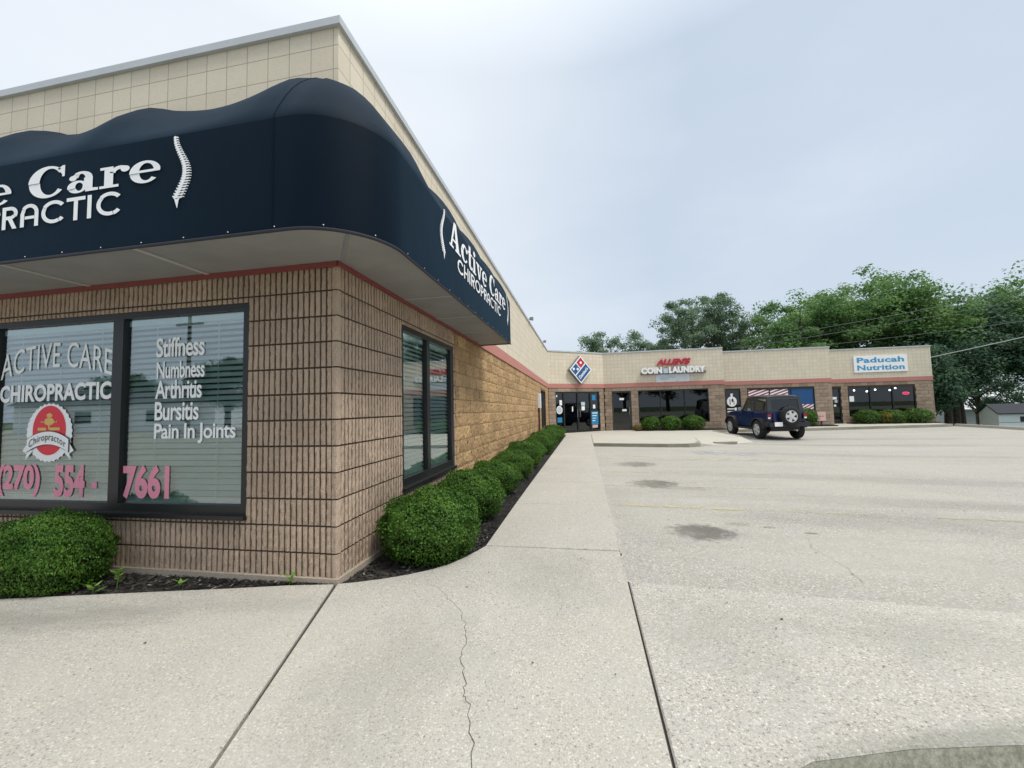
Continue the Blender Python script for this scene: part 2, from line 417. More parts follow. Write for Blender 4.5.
for (cx, cy, rx, ry, a, rot, rg) in [(3.0, 1.62, .42, .36, .75, -8, .6), (3.45, 1.95, .18, .10, .3, 0, .6), (2.98, 4.4, .52, .5, .7, 5, .7), (3.4, 4.0, .55, .2, .25, -10, .7),
                                 (3.0, 7.0, .6, .6, .6, 5, .7), (4.02, 1.68, .085, .045, .75, 0, .2), (3.72, 1.86, .09, .05, .35, 0, .4), (6.2, 3.2, 3.2, .40, .20, -4, .8), (5.2, 2.2, 2.0, .5, .18, -6, .8),
                                 (7.5, 5.2, 4.0, .5, .20, -2, .8), (9.5, 9.5, 6, .5, .16, -6, .8), (11, 13, 6, .5, .2, -8, .8), (13, 15.5, 5, .35, .2, -6, .8), (9.0, 15.2, 1.2, 1.5, .2, 0, .7)]:
    c = mix(nt, math_(nt, 'MULTIPLY', blob(cx, cy, rx, ry, rg, rot, *((.5, .9) if a > .5 else (.35, 1.0)), sc=2.2 if a < .5 else 3.4), a), c, (0.075, 0.072, 0.062))
for (cx, cy, rx, ry, a) in [(3.9, 1.0, 1.5, .5, .5), (4.8, 1.5, 1.4, .5, .4), (4.2, 3.2, 2.2, .5, .35), (2.6, 6, .5, 6, .35), (8, 7.5, 5, 1.2, .3), (12, 11.5, 6, .9, .35), (14, 17.5, 7, .8, .4)]:
    c = mix(nt, math_(nt, 'MULTIPLY', blob(cx, cy, rx, ry, .5), a * .7), c, (0.45, 0.43, 0.37))
mp9 = nt.nodes.new('ShaderNodeMapping'); mp9.inputs['Rotation'].default_value = (0, 0, R(8)); mp9.inputs['Scale'].default_value = (.22, 1.5, 1); nt.links.new(p, mp9.inputs[0])
st9 = noise(nt, mp9.outputs[0], 1.0, 8, 0.72); st8 = noise(nt, p, 1.7, 8, 0.75)
c = mix(nt, ramp(nt, st9, [(0.34, .20), (0.54, 0)]), c, (0.22, 0.217, 0.20))
c = mix(nt, ramp(nt, st8, [(0.52, 0), (0.68, .35)]), c, (0.42, 0.40, 0.33))
nt.links.new(c, b.inputs['Base Color'])
g = MB()
lx = [2.13, 2.6, 3.2, 4, 5, 6.5, 8, 10, 13, 17, 21.2]
def lot_front(x): return 0.30 - 0.072 * (x - 2.13)
ly = [0, 1, 2, 3, 4.3, 6, 8, 10, 12, 13.8, 15, 17, 20, 24.0]
vs = []
for y in ly:
    for x in lx:
        yy = lot_front(x) + y * (24.0 - lot_front(x)) / 24.0
        vs.append((x, yy, zlot(x, yy)))
nx = len(lx)
g.add(vs, [(j * nx + i, j * nx + i + 1, (j + 1) * nx + i + 1, (j + 1) * nx + i) for j in range(len(ly) - 1) for i in range(nx - 1)])
tag(g.build('parking_lot', M['lot'], smooth=True), kind='structure')

# pavement slabs cut by real joints over a dark bed
def slab(mb, poly, top=0.0, th=0.14, bev=0.006, slope=True):
    """poly ccw; small arris bevel round the top edge"""
    n = len(poly)
    P = [Vector((x, y, 0)) for x, y in poly]
    ins = []
    for i in range(n):
        a, b2, c2 = P[i - 1], P[i], P[(i + 1) % n]
        d1 = (b2 - a).normalized(); d2 = (c2 - b2).normalized()
        n1 = Vector((-d1.y, d1.x, 0)); n2 = Vector((-d2.y, d2.x, 0))
        m_ = (n1 + n2); m_ = m_ / max(0.3, m_.length_squared) * 2 if m_.length > 0 else n1
        ins.append(b2 + m_ * bev)
    zz = lambda p: top + (drop(p.y) if slope else 0)
    v = [(p.x, p.y, zz(p) - th) for p in P] + [(p.x, p.y, zz(p) - bev) for p in P] + [(p.x, p.y, zz(p)) for p in ins]
    f = [(i, (i + 1) % n, n + (i + 1) % n, n + i) for i in range(n)] + [(n + i, n + (i + 1) % n, 2 * n + (i + 1) % n, 2 * n + i) for i in range(n)]
    f.append(tuple(2 * n + i for i in range(n)))
    mb.add(v, f)

bed_curve = [(0.02, -0.012), (0.14, 0.03), (0.29, 0.10), (0.46, 0.20), (0.62, 0.325), (0.73, 0.46), (0.81, 0.62), (0.87, 0.77), (0.915, 0.92)]
left_edge = [(-12, -0.62), (-3.2, -0.62), (-2.3, -0.545), (-1.64, -0.39), (-1.1, -0.265), (-0.75, -0.185), (-0.35, -0.085), (-0.02, -0.02)]
g = MB()
jl = lambda t: (0.008 + 0.49 * t, -0.016 - 1.50 * t)
# slab west of the diagonal joint
slab(g, left_edge[::-1][::-1] and ([(-12, -2.7), (-3.2, -2.45), (0.60, -1.86), jl(1.0)] + [(-0.012, -0.024)] + left_edge[::-1][1:]))
# slab between the diagonal joint and the apron joint
slab(g, [(0.625, -1.85), (1.4, -1.62), (2.127, -1.395), (2.129, 0.27), (2.125, 0.892), (0.915, 0.90)] + bed_curve[::-1][1:] + [(0.016, -0.03)])
y = 0.915; edges = []
while y < 17.6:
    y2 = min(y + 1.62, 17.75); edges.append((y, y2)); y = y2 + 0.011
for (a, b2) in edges:
    slab(g, [(0.915, a), (2.125 + 0.004 * (a > 3), a), (2.13, b2), (0.915, b2)])
sw = g.build('sidewalk', M['walk']); tag(sw, kind='structure')
g = MB(); g.box(-12, 2.14, -1.2, 0.9, -0.1, -0.02); g.box(0.93, 2.128, 0.9, 17.7, -0.3, -0.18)
tag(g.build('sidewalk_base', M['gap']), kind='structure')
g = MB()
g.box(2.10, 2.16, -1.3, 0.29, -0.12, -0.022)
tag(g.build('pavement_joint', M['gap']), kind='structure')
# apron at the lot entrance
g = MB()
slab(g, [(2.14, -1.385), (2.4, -1.25), (2.62, -1.11), (3.0, -1.0), (3.38, -0.925), (4.5, -0.80), (7, -0.62), (12, -0.5), (12, -0.42), (4.36, 0.135), (3.2, 0.218), (2.14, 0.295)], top=-0.004, th=0.17, bev=0.007)
tag(g.build('apron', M['apron']), kind='structure')
mt, nt, b = newmat('mossy_edge'); p_ = pos(nt); n_ = noise(nt, p_, 34, 8, 0.85)
nt.links.new(ramp(nt, n_, [(0.3, (0.13, 0.13, 0.085)), (0.45, (0.25, 0.24, 0.185)), (0.62, (0.42, 0.41, 0.34))]), b.inputs['Base Color']); b.inputs['Roughness'].default_value = 0.95
g = MB(); fr_ = [(2.14, -1.385), (2.4, -1.25), (2.62, -1.11), (3.0, -1.0), (3.38, -0.925), (4.5, -0.80), (7, -0.62), (12, -0.5)]
for k in range(len(fr_) - 1):
    for (o0, z0_, o1, z1_) in [(.002, -.012, .006, -.03), (.006, -.03, .03, -.175), (.03, -.175, .5, -.178)]:
        a, b2 = fr_[k], fr_[k + 1]; g.quad((a[0], a[1] - o1, z1_), (b2[0], b2[1] - o1, z1_), (b2[0], b2[1] - o0, z0_), (a[0], a[1] - o0, z0_))
tag(g.build('street_curb', mt), kind='structure')
# street
g = MB(); g.quad((-160, -44, -0.19), (160, -44, -0.19), (160, 0.1, -0.165), (-160, 0.1, -0.165))
tag(g.build('street', M['gutter']), kind='structure')

# hairline crack through the pavement
def strip(mb, pts, w, z):
    for k in range(len(pts) - 1):
        a = Vector((*pts[k], 0)); b2 = Vector((*pts[k + 1], 0)); d = (b2 - a).normalized(); n2 = Vector((-d.y, d.x, 0))
        w0 = w[k] / 2; w1 = w[k + 1] / 2
        mb.quad(a - n2 * w0 + Vector((0, 0, z)), b2 - n2 * w1 + Vector((0, 0, z)), b2 + n2 * w1 + Vector((0, 0, z)), a + n2 * w0 + Vector((0, 0, z)))
rc = random.Random(5)
pts = []; base = [(0.62, 0.16), (0.86, -0.06), (1.07, -0.30), (1.17, -0.55), (1.21, -0.75), (1.28, -0.93), (1.33, -1.05), (1.44, -1.33), (1.50, -1.60)]
for k in range(len(base) - 1):
    for j in range(6):
        t = j / 6; pts.append((base[k][0] * (1 - t) + base[k + 1][0] * t + rc.uniform(-.012, .012), base[k][1] * (1 - t) + base[k + 1][1] * t + rc.uniform(-.01, .01)))
pts.append(base[-1])
g = MB(); strip(g, pts, [0.0008 + 0.0016 * min(1, k / 25) * rc.uniform(.5, 1.2) for k in range(len(pts))], 0.0035)
tag(g.build('pavement_crack', M['gap']), kind='structure')
def lot_crack(base, w):
    pts = []
    for k in range(len(base) - 1):
        for j in range(7):
            t = j / 7; pts.append((base[k][0] * (1 - t) + base[k + 1][0] * t + rc.uniform(-.02, .02), base[k][1] * (1 - t) + base[k + 1][1] * t + rc.uniform(-.02, .02)))
    g = MB()
    for k in range(len(pts) - 1):
        a, b2 = Vector((*pts[k], 0)), Vector((*pts[k + 1], 0)); d = (b2 - a).normalized(); n2 = Vector((-d.y, d.x, 0)) * w * rc.uniform(.2, .8)
        q = [a - n2, b2 - n2, b2 + n2, a + n2]; g.add([(v.x, v.y, zlot(v.x, v.y) + .006) for v in q], [(0, 1, 2, 3)])
    tag(g.build('pavement_crack', M['gap']), kind='structure')
lot_crack([(3.72, .42), (3.80, .8), (3.78, 1.2), (3.95, 1.65)], .0016)

# raised platform before the laundry, its curb rounded at the corners, and the walk along the far shops
FL = -0.14
pad_poly = [(2.14, 12.05), (4.6, 11.45), (5.25, 11.45), (5.72, 11.8), (5.9, 12.5), (6.25, 14.6), (8.1, 14.9), (8.25, 15.6), (8.35, 19.0), (8.6, 19.5), (9.3, 19.75), (12.9, 20.0), (20.5, 21.75), (20.9, 22.0), (21.2, 24.3), (16.4, 24.4), (15.0, 22.7), (9.3, 22.7), (9.3, 20.7), (3.0, 20.7), (0.1, 18.4), (0.1, 17.77), (2.14, 17.77)]
g = MB(); slab(g, pad_poly, top=-0.002, th=0.4, bev=0.02)
pad_o = g.build('shop_walk', M['pad']); tag(pad_o, kind='structure')
def curb_strip(mb, pts, top, face, wid=0.14):
    """a low curb with its own top: pts run with the lot on the right hand side"""
    for k in range(len(pts) - 1):
        a = Vector((*pts[k], 0)); b2 = Vector((*pts[k + 1], 0)); d = (b2 - a).normalized(); n2 = Vector((d.y, -d.x, 0))
        o_ = n2 * 0.012
        za = top + drop(a.y); zb = top + drop(b2.y)
        A = [a - n2 * wid + Vector((0, 0, za - face)), a + o_ + Vector((0, 0, za - face)), b2 + o_ + Vector((0, 0, zb - face)), b2 - n2 * wid + Vector((0, 0, zb - face)),
             a - n2 * wid + Vector((0, 0, za)), a + o_ * .2 + Vector((0, 0, za)), b2 + o_ * .2 + Vector((0, 0, zb)), b2 - n2 * wid + Vector((0, 0, zb))]
        mb.hexa([A[0], A[1], A[2], A[3], A[4], A[5], A[6], A[7]])
g = MB()
curb_strip(g, [(2.14, 12.05), (4.6, 11.45), (5.25, 11.45), (5.72, 11.8), (5.9, 12.5)], 0.012, 0.4)
curb_strip(g, [(8.1, 14.9), (8.25, 15.6), (8.35, 19.0), (8.6, 19.5), (9.3, 19.75), (12.9, 20.0), (20.5, 21.75), (20.9, 22.0)], 0.012, 0.4)
curb_strip(g, [(6.55, 12.95), (7.25, 13.05), (7.4, 13.3)], -0.07, 0.4, .22)
tag(g.build('curb', M['curb']), kind='structure')
g = MB()
for (a, b2) in [((5.9, 12.5), (6.25, 14.6)), ((6.25, 14.6), (8.1, 14.9))]:
    o1 = (7.4, 13.3) if a[0] < 6 else (7.6, 13.6); o0 = (6.35, 12.45) if a[0] < 6 else (7.4, 13.3); o1 = (7.4, 13.3) if a[0] < 6 else (8.3, 14.2)
    za, zb = -.004 + drop(a[1]), -.004 + drop(b2[1])
    g.quad((*o0, zlot(*o0) + .006), (*o1, zlot(*o1) + .006), (*b2, zb), (*a, za))
g.add([(5.72, 11.8, -.004 + drop(11.8)), (6.35, 12.45, zlot(6.35, 12.45) + .006), (5.9, 12.5, -.004 + drop(12.5))], [(0, 1, 2)]); g.add([(5.72, 11.8, -.004 + drop(11.8)), (5.72, 11.8, zlot(5.72, 11.8) - .05), (6.35, 12.45, zlot(6.35, 12.45) - .05), (6.35, 12.45, zlot(6.35, 12.45) + .006)], [(0, 1, 2, 3)])
tag(g.build('kerb_ramp', M['pad']), kind='structure')
# kerb round the far side of the lot
g = MB(); 
for (a, b2) in [((21.2, -0.3), (21.2, 8)), ((21.2, 8), (21.2, 16)), ((21.2, 16), (21.2, 22.2))]:
    for k in range(2):
        y0 = a[1] + (b2[1] - a[1]) * k / 2; y1 = a[1] + (b2[1] - a[1]) * (k + 1) / 2
        za, zb = zlot(21.2, y0) + 0.13, zlot(21.2, y1) + 0.13
        g.hexa([(21.1, y0, za - .6), (21.3, y0, za - .6), (21.3, y1, zb - .6), (21.1, y1, zb - .6), (21.12, y0, za), (21.28, y0, za), (21.28, y1, zb), (21.12, y1, zb)])
tag(g.build('lot_kerb', M['pad']), kind='structure')

# worn paint
def worn(name, col, lo, hi, sc=7):
    m, nt, b = newmat(name)
    p = pos(nt); n = noise(nt, p, sc, 7, 0.75)
    b.inputs['Base Color'].default_value = (*col, 1); b.inputs['Roughness'].default_value = 0.8
    nt.links.new(ramp(nt, n, [(lo, 0), (hi, 0.75)]), b.inputs['Alpha'])
    return m
M['yellow_paint'] = worn('worn_yellow_paint', (0.58, 0.53, 0.27), 0.40, 0.66)
M['yellow_pale'] = worn('faded_yellow_paint', (0.55, 0.51, 0.30), 0.44, 0.68)
M['blue_paint'] = worn('worn_blue_paint', (0.22, 0.27, 0.38), 0.45, 0.85, 5)
M['white_paint'] = worn('worn_white_paint', (0.70, 0.70, 0.68), 0.36, 0.60, 9)
def lot_strip(mb, a, b2, w, dz=0.005, n=8):
    a = Vector((*a, 0)); b2 = Vector((*b2, 0)); d = (b2 - a).normalized(); n2 = Vector((-d.y, d.x, 0)) * w / 2
    for k in range(n):
        p0 = a.lerp(b2, k / n); p1 = a.lerp(b2, (k + 1) / n)
        q = [p0 - n2, p1 - n2, p1 + n2, p0 + n2]
        mb.add([(v.x, v.y, zlot(v.x, v.y) + dz) for v in q], [(0, 1, 2, 3)])
g = MB()
lot_strip(g, (2.20, 2.78), (3.75, 2.60), 0.10)
lot_strip(g, (2.22, 8.2), (6.9, 7.7), 0.09)
for k in range(4): lot_strip(g, (4.4 + k * .62, 7.7), (4.9 + k * .62, 8.3), 0.09, n=3)
lot_strip(g, (6.45, 8.2), (7.1, 7.6), 0.09, n=3); lot_strip(g, (2.22, 8.9), (3.6, 8.6), 0.09)
tag(g.build('stall_marking', M['yellow_paint']), kind='structure')
g = MB()
lot_strip(g, (2.2, 5.75), (5.4, 5.5), 0.09); lot_strip(g, (3.75, 2.60), (5.0, 2.5), 0.08); lot_strip(g, (5.6, 2.45), (9.5, 2.2), 0.10)
lot_strip(g, (7.6, 8.3), (12.5, 8.6), 0.10); lot_strip(g, (2.2, 4.2), (4.6, 4.05), 0.08)
tag(g.build('faded_stall_marking', M['yellow_pale']), kind='structure')
g = MB(); lot_strip(g, (4.9, 9.6), (6.6, 9.25), .95, 0.004)
tag(g.build('accessible_stall_panel', M['blue_paint']), kind='structure')
g = MB()
cx, cy = 5.72, 9.45
ringp = [(cx + .28 * math.cos(R(t)), cy - .05 + .30 * math.sin(R(t))) for t in range(150, 400, 20)]
for k in range(len(ringp) - 1): lot_strip(g, ringp[k], ringp[k + 1], 0.08, 0.008, 1)
lot_strip(g, (cx - .1, cy + .42), (cx - .05, cy), 0.10, 0.0085, 1); lot_strip(g, (cx - .05, cy + .02), (cx + .25, cy), 0.09, 0.009, 1); lot_strip(g, (cx + .25, cy), (cx + .38, cy - .34), 0.09, 0.0095, 1)
g.add([(cx - .12 + .1 * math.cos(t * PI / 5), cy + .52 + .09 * math.sin(t * PI / 5), zlot(cx, cy + .5) + .009) for t in range(10)], [tuple(range(10))])
tag(g.build('accessible_stall_symbol', M['white_paint']), kind='structure')

# mulch beds
mt, nt, b = newmat('mulch_soil')
p_ = pos(nt); n_ = noise(nt, p_, 45, 6, 0.8)
nt.links.new(ramp(nt, n_, [(0.3, (0.006, 0.0055, 0.005)), (0.6, (0.022, 0.019, 0.016)), (0.8, (0.06, 0.05, 0.04))]), b.inputs['Base Color']); b.inputs['Roughness'].default_value = 0.95
bump(nt, b, n_, 1.0, 0.03)
M['soil'] = mt
g = MB()
g.add([(0.02, -0.01, -0.022), (0.3, 0.1, -0.022), (0.62, 0.325, -0.022), (0.82, 0.62, -0.022), (0.93, 0.92, -0.022), (0.93, 17.8, -0.022 - .14), (-0.05, 17.8, -0.022 - .14), (-0.05, 3.0, -.022), (-0.05, 0, -0.022)], [(0, 1, 2, 3, 4, 5, 6, 7, 8)])
g.add([(-12, -0.7, -0.025), (-3.2, -0.66, -0.025), (-2.3, -0.58, -0.025), (-1.1, -0.30, -0.025), (-0.02, -0.03, -0.025), (-0.02, 0.05, -0.025), (-12, 0.05, -0.025)], [(0, 1, 2, 3, 4, 5, 6)])
g.box(4.6, 9.2, 19.75, 20.57, -0.13, -0.085)
g.box(17.2, 21.4, 23.4, 24.17, -0.13, -0.085)
g.box(11.2, 15.4, 21.7, 22.47, -0.13, -0.085)
tag(g.build('planting_bed', M['soil']), kind='structure')
def inside_bed(x, y):
    if y > 0:
        lim = np.interp(y, [p[1] for p in bed_curve], [p[0] for p in bed_curve])
        return x < lim - 0.01
    return False
V = []; Q = []; T = []
def chip(x, y, z, s):
    a = rng.uniform(0, 6.28); e = rng.uniform(-.5, .5); l = s * rng.uniform(.6, 1.8); w = s * rng.uniform(.25, .6)
    d = np.array([math.cos(a), math.sin(a), e * .6]); d /= np.linalg.norm(d); n = np.cross(d, [0, 0, 1]); n /= np.linalg.norm(n); n[2] += rng.uniform(-.5, .5)
    c = np.array([x, y, z + rng.uniform(0, .018)])
    b0 = len(V); V.extend([c - d * l - n * w, c + d * l - n * w, c + d * l + n * w, c - d * l + n * w]); Q.append((b0, b0 + 1, b0 + 2, b0 + 3)); T.append(rng.random())
cnt = 0
while cnt < 3600:
    x = rng.uniform(0.03, 0.9); y = rng.uniform(0.03, 1.0) ** 1 * 6.0 if rng.random() < .6 else rng.uniform(0.02, 1.6)
    if inside_bed(x, y): chip(x, y, -0.018, 0.013); cnt += 1
for k in range(2600):
    x = -rng.uniform(0, 1) ** 1.2 * 3.4 - .02; lim = np.interp(x, [p[0] for p in left_edge], [p[1] for p in left_edge]); y = rng.uniform(lim + .012, -0.005)
    chip(x, y, -0.02, 0.013)
mt, nt, b = newmat('mulch_chip')
nt.links.new(ramp(nt, attr(nt), [(0.0, (0.005, 0.0045, 0.004)), (0.75, (0.014, 0.012, 0.010)), (0.93, (0.06, 0.052, 0.045)), (1.0, (0.26, 0.24, 0.22))]), b.inputs['Base Color']); b.inputs['Roughness'].default_value = 0.8
tag(np_mesh('mulch', np.array(V), np.array(Q), mt, tint=np.array(T)), kind='stuff')

gm = MB(); r5 = random.Random(9)
for k in range(150):
    x = r5.uniform(-2.5, 6.5); y = r5.uniform(-1.2, 6.0)
    if x < .95 and y > -.62 and y < 8: continue
    z = zlot(x, y) if (x > 2.15 and y > lot_front(x)) else (drop(y) if x < 2.13 else -.004)
    if y < -1.0 and x > 2.1: continue
    a = r5.uniform(0, 6.28); l = r5.uniform(.004, .011); w_ = l * r5.uniform(.35, .8)
    d = Vector((math.cos(a), math.sin(a), 0)); n2 = Vector((-d.y, d.x, 0)); c0 = Vector((x, y, z + .005))
    gm.add([c0 - d * l, c0 - n2 * w_ + Vector((0, 0, .003)), c0 + d * l, c0 + n2 * w_ + Vector((0, 0, .004))], [(0, 1, 2, 3)], r5.random())
mt, nt, b = newmat('grit'); nt.links.new(ramp(nt, attr(nt), [(0, (.03, .025, .02)), (.6, (.09, .06, .035)), (1, (.20, .13, .07))]), b.inputs['Base Color']); b.inputs['Roughness'].default_value = .9
tag(gm.build('fallen_leaves', mt), kind='stuff')

# ------------------------------------------------------------------ lettering tools
def fill_sheet(mb, F, polys, w0, dw=0.0004):
    for i, poly in enumerate(polys):
        mb.add([F(u, v, w0 + dw * i) for u, v in poly], [tuple(range(len(poly)))])
def text_polys(body, bold=0.0, spacing=1.0):
    cu = bpy.data.curves.new('lettering_curve', 'FONT'); cu.body = body; cu.size = 1.0; cu.offset = bold; cu.space_character = spacing
    cu.resolution_u = 4; cu.fill_mode = 'FRONT'
    o = bpy.data.objects.new('lettering_curve', cu); COL.objects.link(o)
    dg = bpy.context.evaluated_depsgraph_get()
    me = bpy.data.meshes.new_from_object(o.evaluated_get(dg))
    vs = [(v.co.x, v.co.y) for v in me.vertices]; fs = [tuple(p.vertices) for p in me.polygons]
    bpy.data.objects.remove(o); bpy.data.curves.remove(cu); bpy.data.meshes.remove(me)
    return vs, fs
def put_text(mb, F, body, u0, u1, v0, v1, w, bold=0.0, spacing=1.0, warp=None, shear=0.0, depth=0.0):
    """fit the words to the box u0..u1, v0..v1"""
    vs, fs = text_polys(body, bold, spacing)
    xs_ = [a for a, _ in vs]; ys_ = [b2 for _, b2 in vs]
    x0, x1, y0, y1 = min(xs_), max(xs_), min(ys_), max(ys_)
    out = []
    for a, b2 in vs:
        s = (a - x0) / (x1 - x0); t = (b2 - y0) / (y1 - y0)
        u = u0 + (u1 - u0) * s + shear * t; v = v0 + (v1 - v0) * t
        if warp: u, v = warp(s, t, u, v)
        out.append((u, v))
    mb.add([F(u, v, w) for u, v in out], fs)
    if depth:
        ed = {}
        for f in fs:
            for i in range(len(f)):
                e = (f[i], f[(i + 1) % len(f)]); ed[e] = 1
        b0 = len(mb.v)
        rim = [e for e in ed if (e[1], e[0]) not in ed]
        for e in rim:
            a, c = out[e[0]], out[e[1]]
            mb.add([F(*a, w), F(*a, w - depth), F(*c, w - depth), F(*c, w)], [(0, 1, 2, 3)])
def ring(cx, cy, ro, ri, a0, a1, n=20, ri_c=(0, 0)):
    """band between two ellipses as quads; ro, ri = (rx, ry)"""
    out = []
    for k in range(n):
        t0 = R(a0 + (a1 - a0) * k / n); t1 = R(a0 + (a1 - a0) * (k + 1) / n)
        out.append([(cx + ro[0] * math.cos(t0), cy + ro[1] * math.sin(t0)), (cx + ro[0] * math.cos(t1), cy + ro[1] * math.sin(t1)),
                    (cx + ri_c[0] + ri[0] * math.cos(t1), cy + ri_c[1] + ri[1] * math.sin(t1)), (cx + ri_c[0] + ri[0] * math.cos(t0), cy + ri_c[1] + ri[1] * math.sin(t0))])
    return out
def rect(x0, x1, y0, y1): return [[(x0, y0), (x1, y0), (x1, y1), (x0, y1)]]
def para(x0, x1, y0, x2, x3, y1): return [[(x0, y0), (x1, y0), (x3, y1), (x2, y1)]]
def disc(cx, cy, rx, ry=None, n=14):
    ry = ry or rx
    return [[(cx + rx * math.cos(2 * PI * k / n), cy + ry * math.sin(2 * PI * k / n)) for k in range(n)]]
# heavy slab-serif alphabet of the awning; (strokes, advance)
def slab_serif():
    G = {}
    x = 0.66
    G['C'] = (ring(.44, .5, (.44, .52), (.24, .43), 38, 322, 28, (.06, 0)) + rect(.76, .82, .62, .98) + [[(.70, .80), (.78, .66), (.78, .98), (.66, .9)]], .90)
    G['A'] = (para(.06, .17, .05, .34, .46, 1.0) + para(.52, .78, .05, .36, .52, 1.02) + rect(.22, .58, .28, .36) + rect(-.02, .30, 0, .08) + rect(.44, .90, 0, .08), .94)
    G['c'] = (ring(.31, .33, (.31, .35), (.14, .27), 45, 325, 22, (.05, 0)) + disc(.51, .50, .085), .66)
    G['t'] = (rect(.10, .29, .12, .92) + rect(-.03, .43, .58, .66) + ring(.30, .17, (.20, .19), (.02, .11), 180, 345, 12), .50)
    G['i'] = (rect(.09, .28, .06, .66) + rect(0, .38, 0, .08) + rect(0, .14, .58, .66) + disc(.19, .85, .115), .44)
    G['v'] = (para(.26, .40, 0, .04, .25, .62) + para(.30, .40, 0.01, .48, .57, .62) + rect(-.04, .33, .58, .66) + rect(.40, .68, .58, .66), .68)
    G['e'] = (ring(.32, .33, (.32, .35), (.15, .27), 0, 318, 26, (.03, 0)) + rect(.16, .63, .31, .385), .70)
    G['a'] = (rect(.36, .55, .07, .46) + ring(.31, .44, (.24, .23), (.08, .15), 0, 165, 14) + ring(.22, .19, (.22, .20), (.08, .13), 0, 360, 20, (.04, 0)) + disc(.12, .48, .085) + [[(.40, 0), (.68, 0), (.68, .08), (.40, .12)]], .72)
    G['r'] = (rect(.09, .28, .06, .66) + rect(-.01, .40, 0, .08) + rect(0, .14, .58, .66) + ring(.42, .42, (.22, .24), (.10, .13), 40, 170, 12) + disc(.53, .53, .095), .62)
    G[' '] = ([], .34)
    return G
def round_sans(th=.15):
    G = {}
    h = th
    G['C'] = (ring(.5, .5, (.5, .5), (.5 - h, .5 - h), 40, 320, 26), .98)
    G['H'] = (rect(0, h, 0, 1) + rect(.56, .56 + h, 0, 1) + rect(h, .56, .44, .44 + h * .9), .92)
    G['I'] = (rect(0, h, 0, 1), .34)
    G['R'] = (rect(0, h, 0, 1) + ring(.33, .71, (.29, .29), (.29 - h, .29 - h), -90, 90, 14) + rect(h, .33, 1 - h, 1) + rect(h, .33, .42, .42 + h) + para(.36, .36 + h * 1.2, 0 + .42 * 0, .26, .26 + h * 1.1, .44)[0:0] + para(.44, .44 + h * 1.15, 0, .24, .24 + h * 1.15, .44), .76)
    G['O'] = (ring(.5, .5, (.5, .5), (.5 - h, .5 - h), 0, 360, 28), 1.12)
    G['P'] = (rect(0, h, 0, 1) + ring(.33, .69, (.31, .31), (.31 - h, .31 - h), -90, 90, 14) + rect(h, .33, 1 - h, 1) + rect(h, .33, .38, .38 + h), .74)
    G['A'] = (rect(0, h, 0, .62) + rect(.70 - h, .70, 0, .62) + ring(.35, .62, (.35, .38), (.35 - h, .38 - h), 0, 180, 16) + rect(h, .70 - h, .34, .34 + h * .85), .82)
    G['T'] = (rect(.28, .28 + h, 0, 1 - h) + rect(0, .56 + h, 1 - h, 1), .80)
    return G
def put_glyphs(mb, F, word, G, u0, u1, v0, v1, w, skew=0.0):
    adv = sum(G[ch][1] for ch in word); s = (u1 - u0) / adv; x = 0; i = 0
    for ch in word:
        st, a = G[ch]
        for poly in st:
            pl = [(u0 + (x + px) * s + skew * py, v0 + py * (v1 - v0)) for px, py in poly]
            mb.add([F(u, v, w + 0.00025 * (i % 14)) for u, v in pl], [tuple(range(len(pl)))]); i += 1
        x += a
def spine_polys(F, mb, u, v0, v1, flip, w):
    n = 25; H = v1 - v0
    for k in range(n):
        t = k / (n - 1); z = v0 + H * (0.16 + 0.84 * t)
        off = flip * (0.045 * math.sin((t - .1) * 2 * PI * .82) + .012) * H / 0.5
        wd = H * (0.034 + 0.042 * (1 - t)); hh = H * 0.84 / n
        sl = flip * -0.35 * math.cos((t - .1) * 2 * PI * .82)
        q = [(-wd, -hh * .30), (wd, -hh * .30), (wd, hh * .30), (-wd, hh * .30)]
        mb.add([F(u + off + a, z + b2 + a * sl * .6, w + .0003 * (k % 2)) for a, b2 in q], [(0, 1, 2, 3)])
        q = [(-wd * .45, -hh * .6), (wd * .45, -hh * .6), (wd * .45, hh * .6), (-wd * .45, hh * .6)]
        mb.add([F(u + off + a - flip * wd * .3, z + b2, w + .0008 + .0003 * (k % 2)) for a, b2 in q], [(0, 1, 2, 3)])
        q = [(0, -hh * .15), (wd * .9, -hh * .5), (wd * .9, -hh * .2), (0, hh * .2)]
        mb.add([F(u + off + flip * (wd * .7 + a), z + b2, w + .0013 + .0003 * (k % 2)) for a, b2 in (q if flip > 0 else q[::-1])], [(0, 1, 2, 3)])
    z = v0 + H * .145; off = flip * (0.045 * math.sin(-.1 * 2 * PI * .82) + .012) * H / .5
    q = [(-.008, -.02), (.004, -.14), (.012, -.14), (.03, -.04), (.05, .0), (-.045, .0)] if flip > 0 else [(-.05, 0), (-.03, -.04), (-.012, -.14), (-.004, -.14), (.008, -.02), (.045, 0)]
    q = sorted(q, key=lambda a: math.atan2(a[1] + .05, a[0]))
    mb.add([F(u + off + a * H, z + b2 * H, w + .002) for a, b2 in q], [tuple(range(len(q)))])

# ------------------------------------------------------------------ the building
FL_ = Frame((0, 0, 0), (1, 0, 0), (0, -1, 0))
FS = Frame((0, 0, 0), (0, 1, 0), (1, 0, 0))
FD = Frame((0, 18.3, 0), (3.0, 2.3, 0), (2.3, -3.0, 0))
F1 = Frame((0, 20.6, 0), (1, 0, 0), (0, -1, 0))
F2 = Frame((0, 22.5, 0), (1, 0, 0), (0, -1, 0))
F3 = Frame((0, 24.2, 0), (1, 0, 0), (0, -1, 0))
LD = 3.78
mall = empty('strip_mall')
tag(mall, 'long low tan and brown block shopping strip with cream parapet and red band', 'building')
C = 0.2032; BAND0 = 12 * C; BAND1 = BAND0 + 0.235; TOP = 4.41

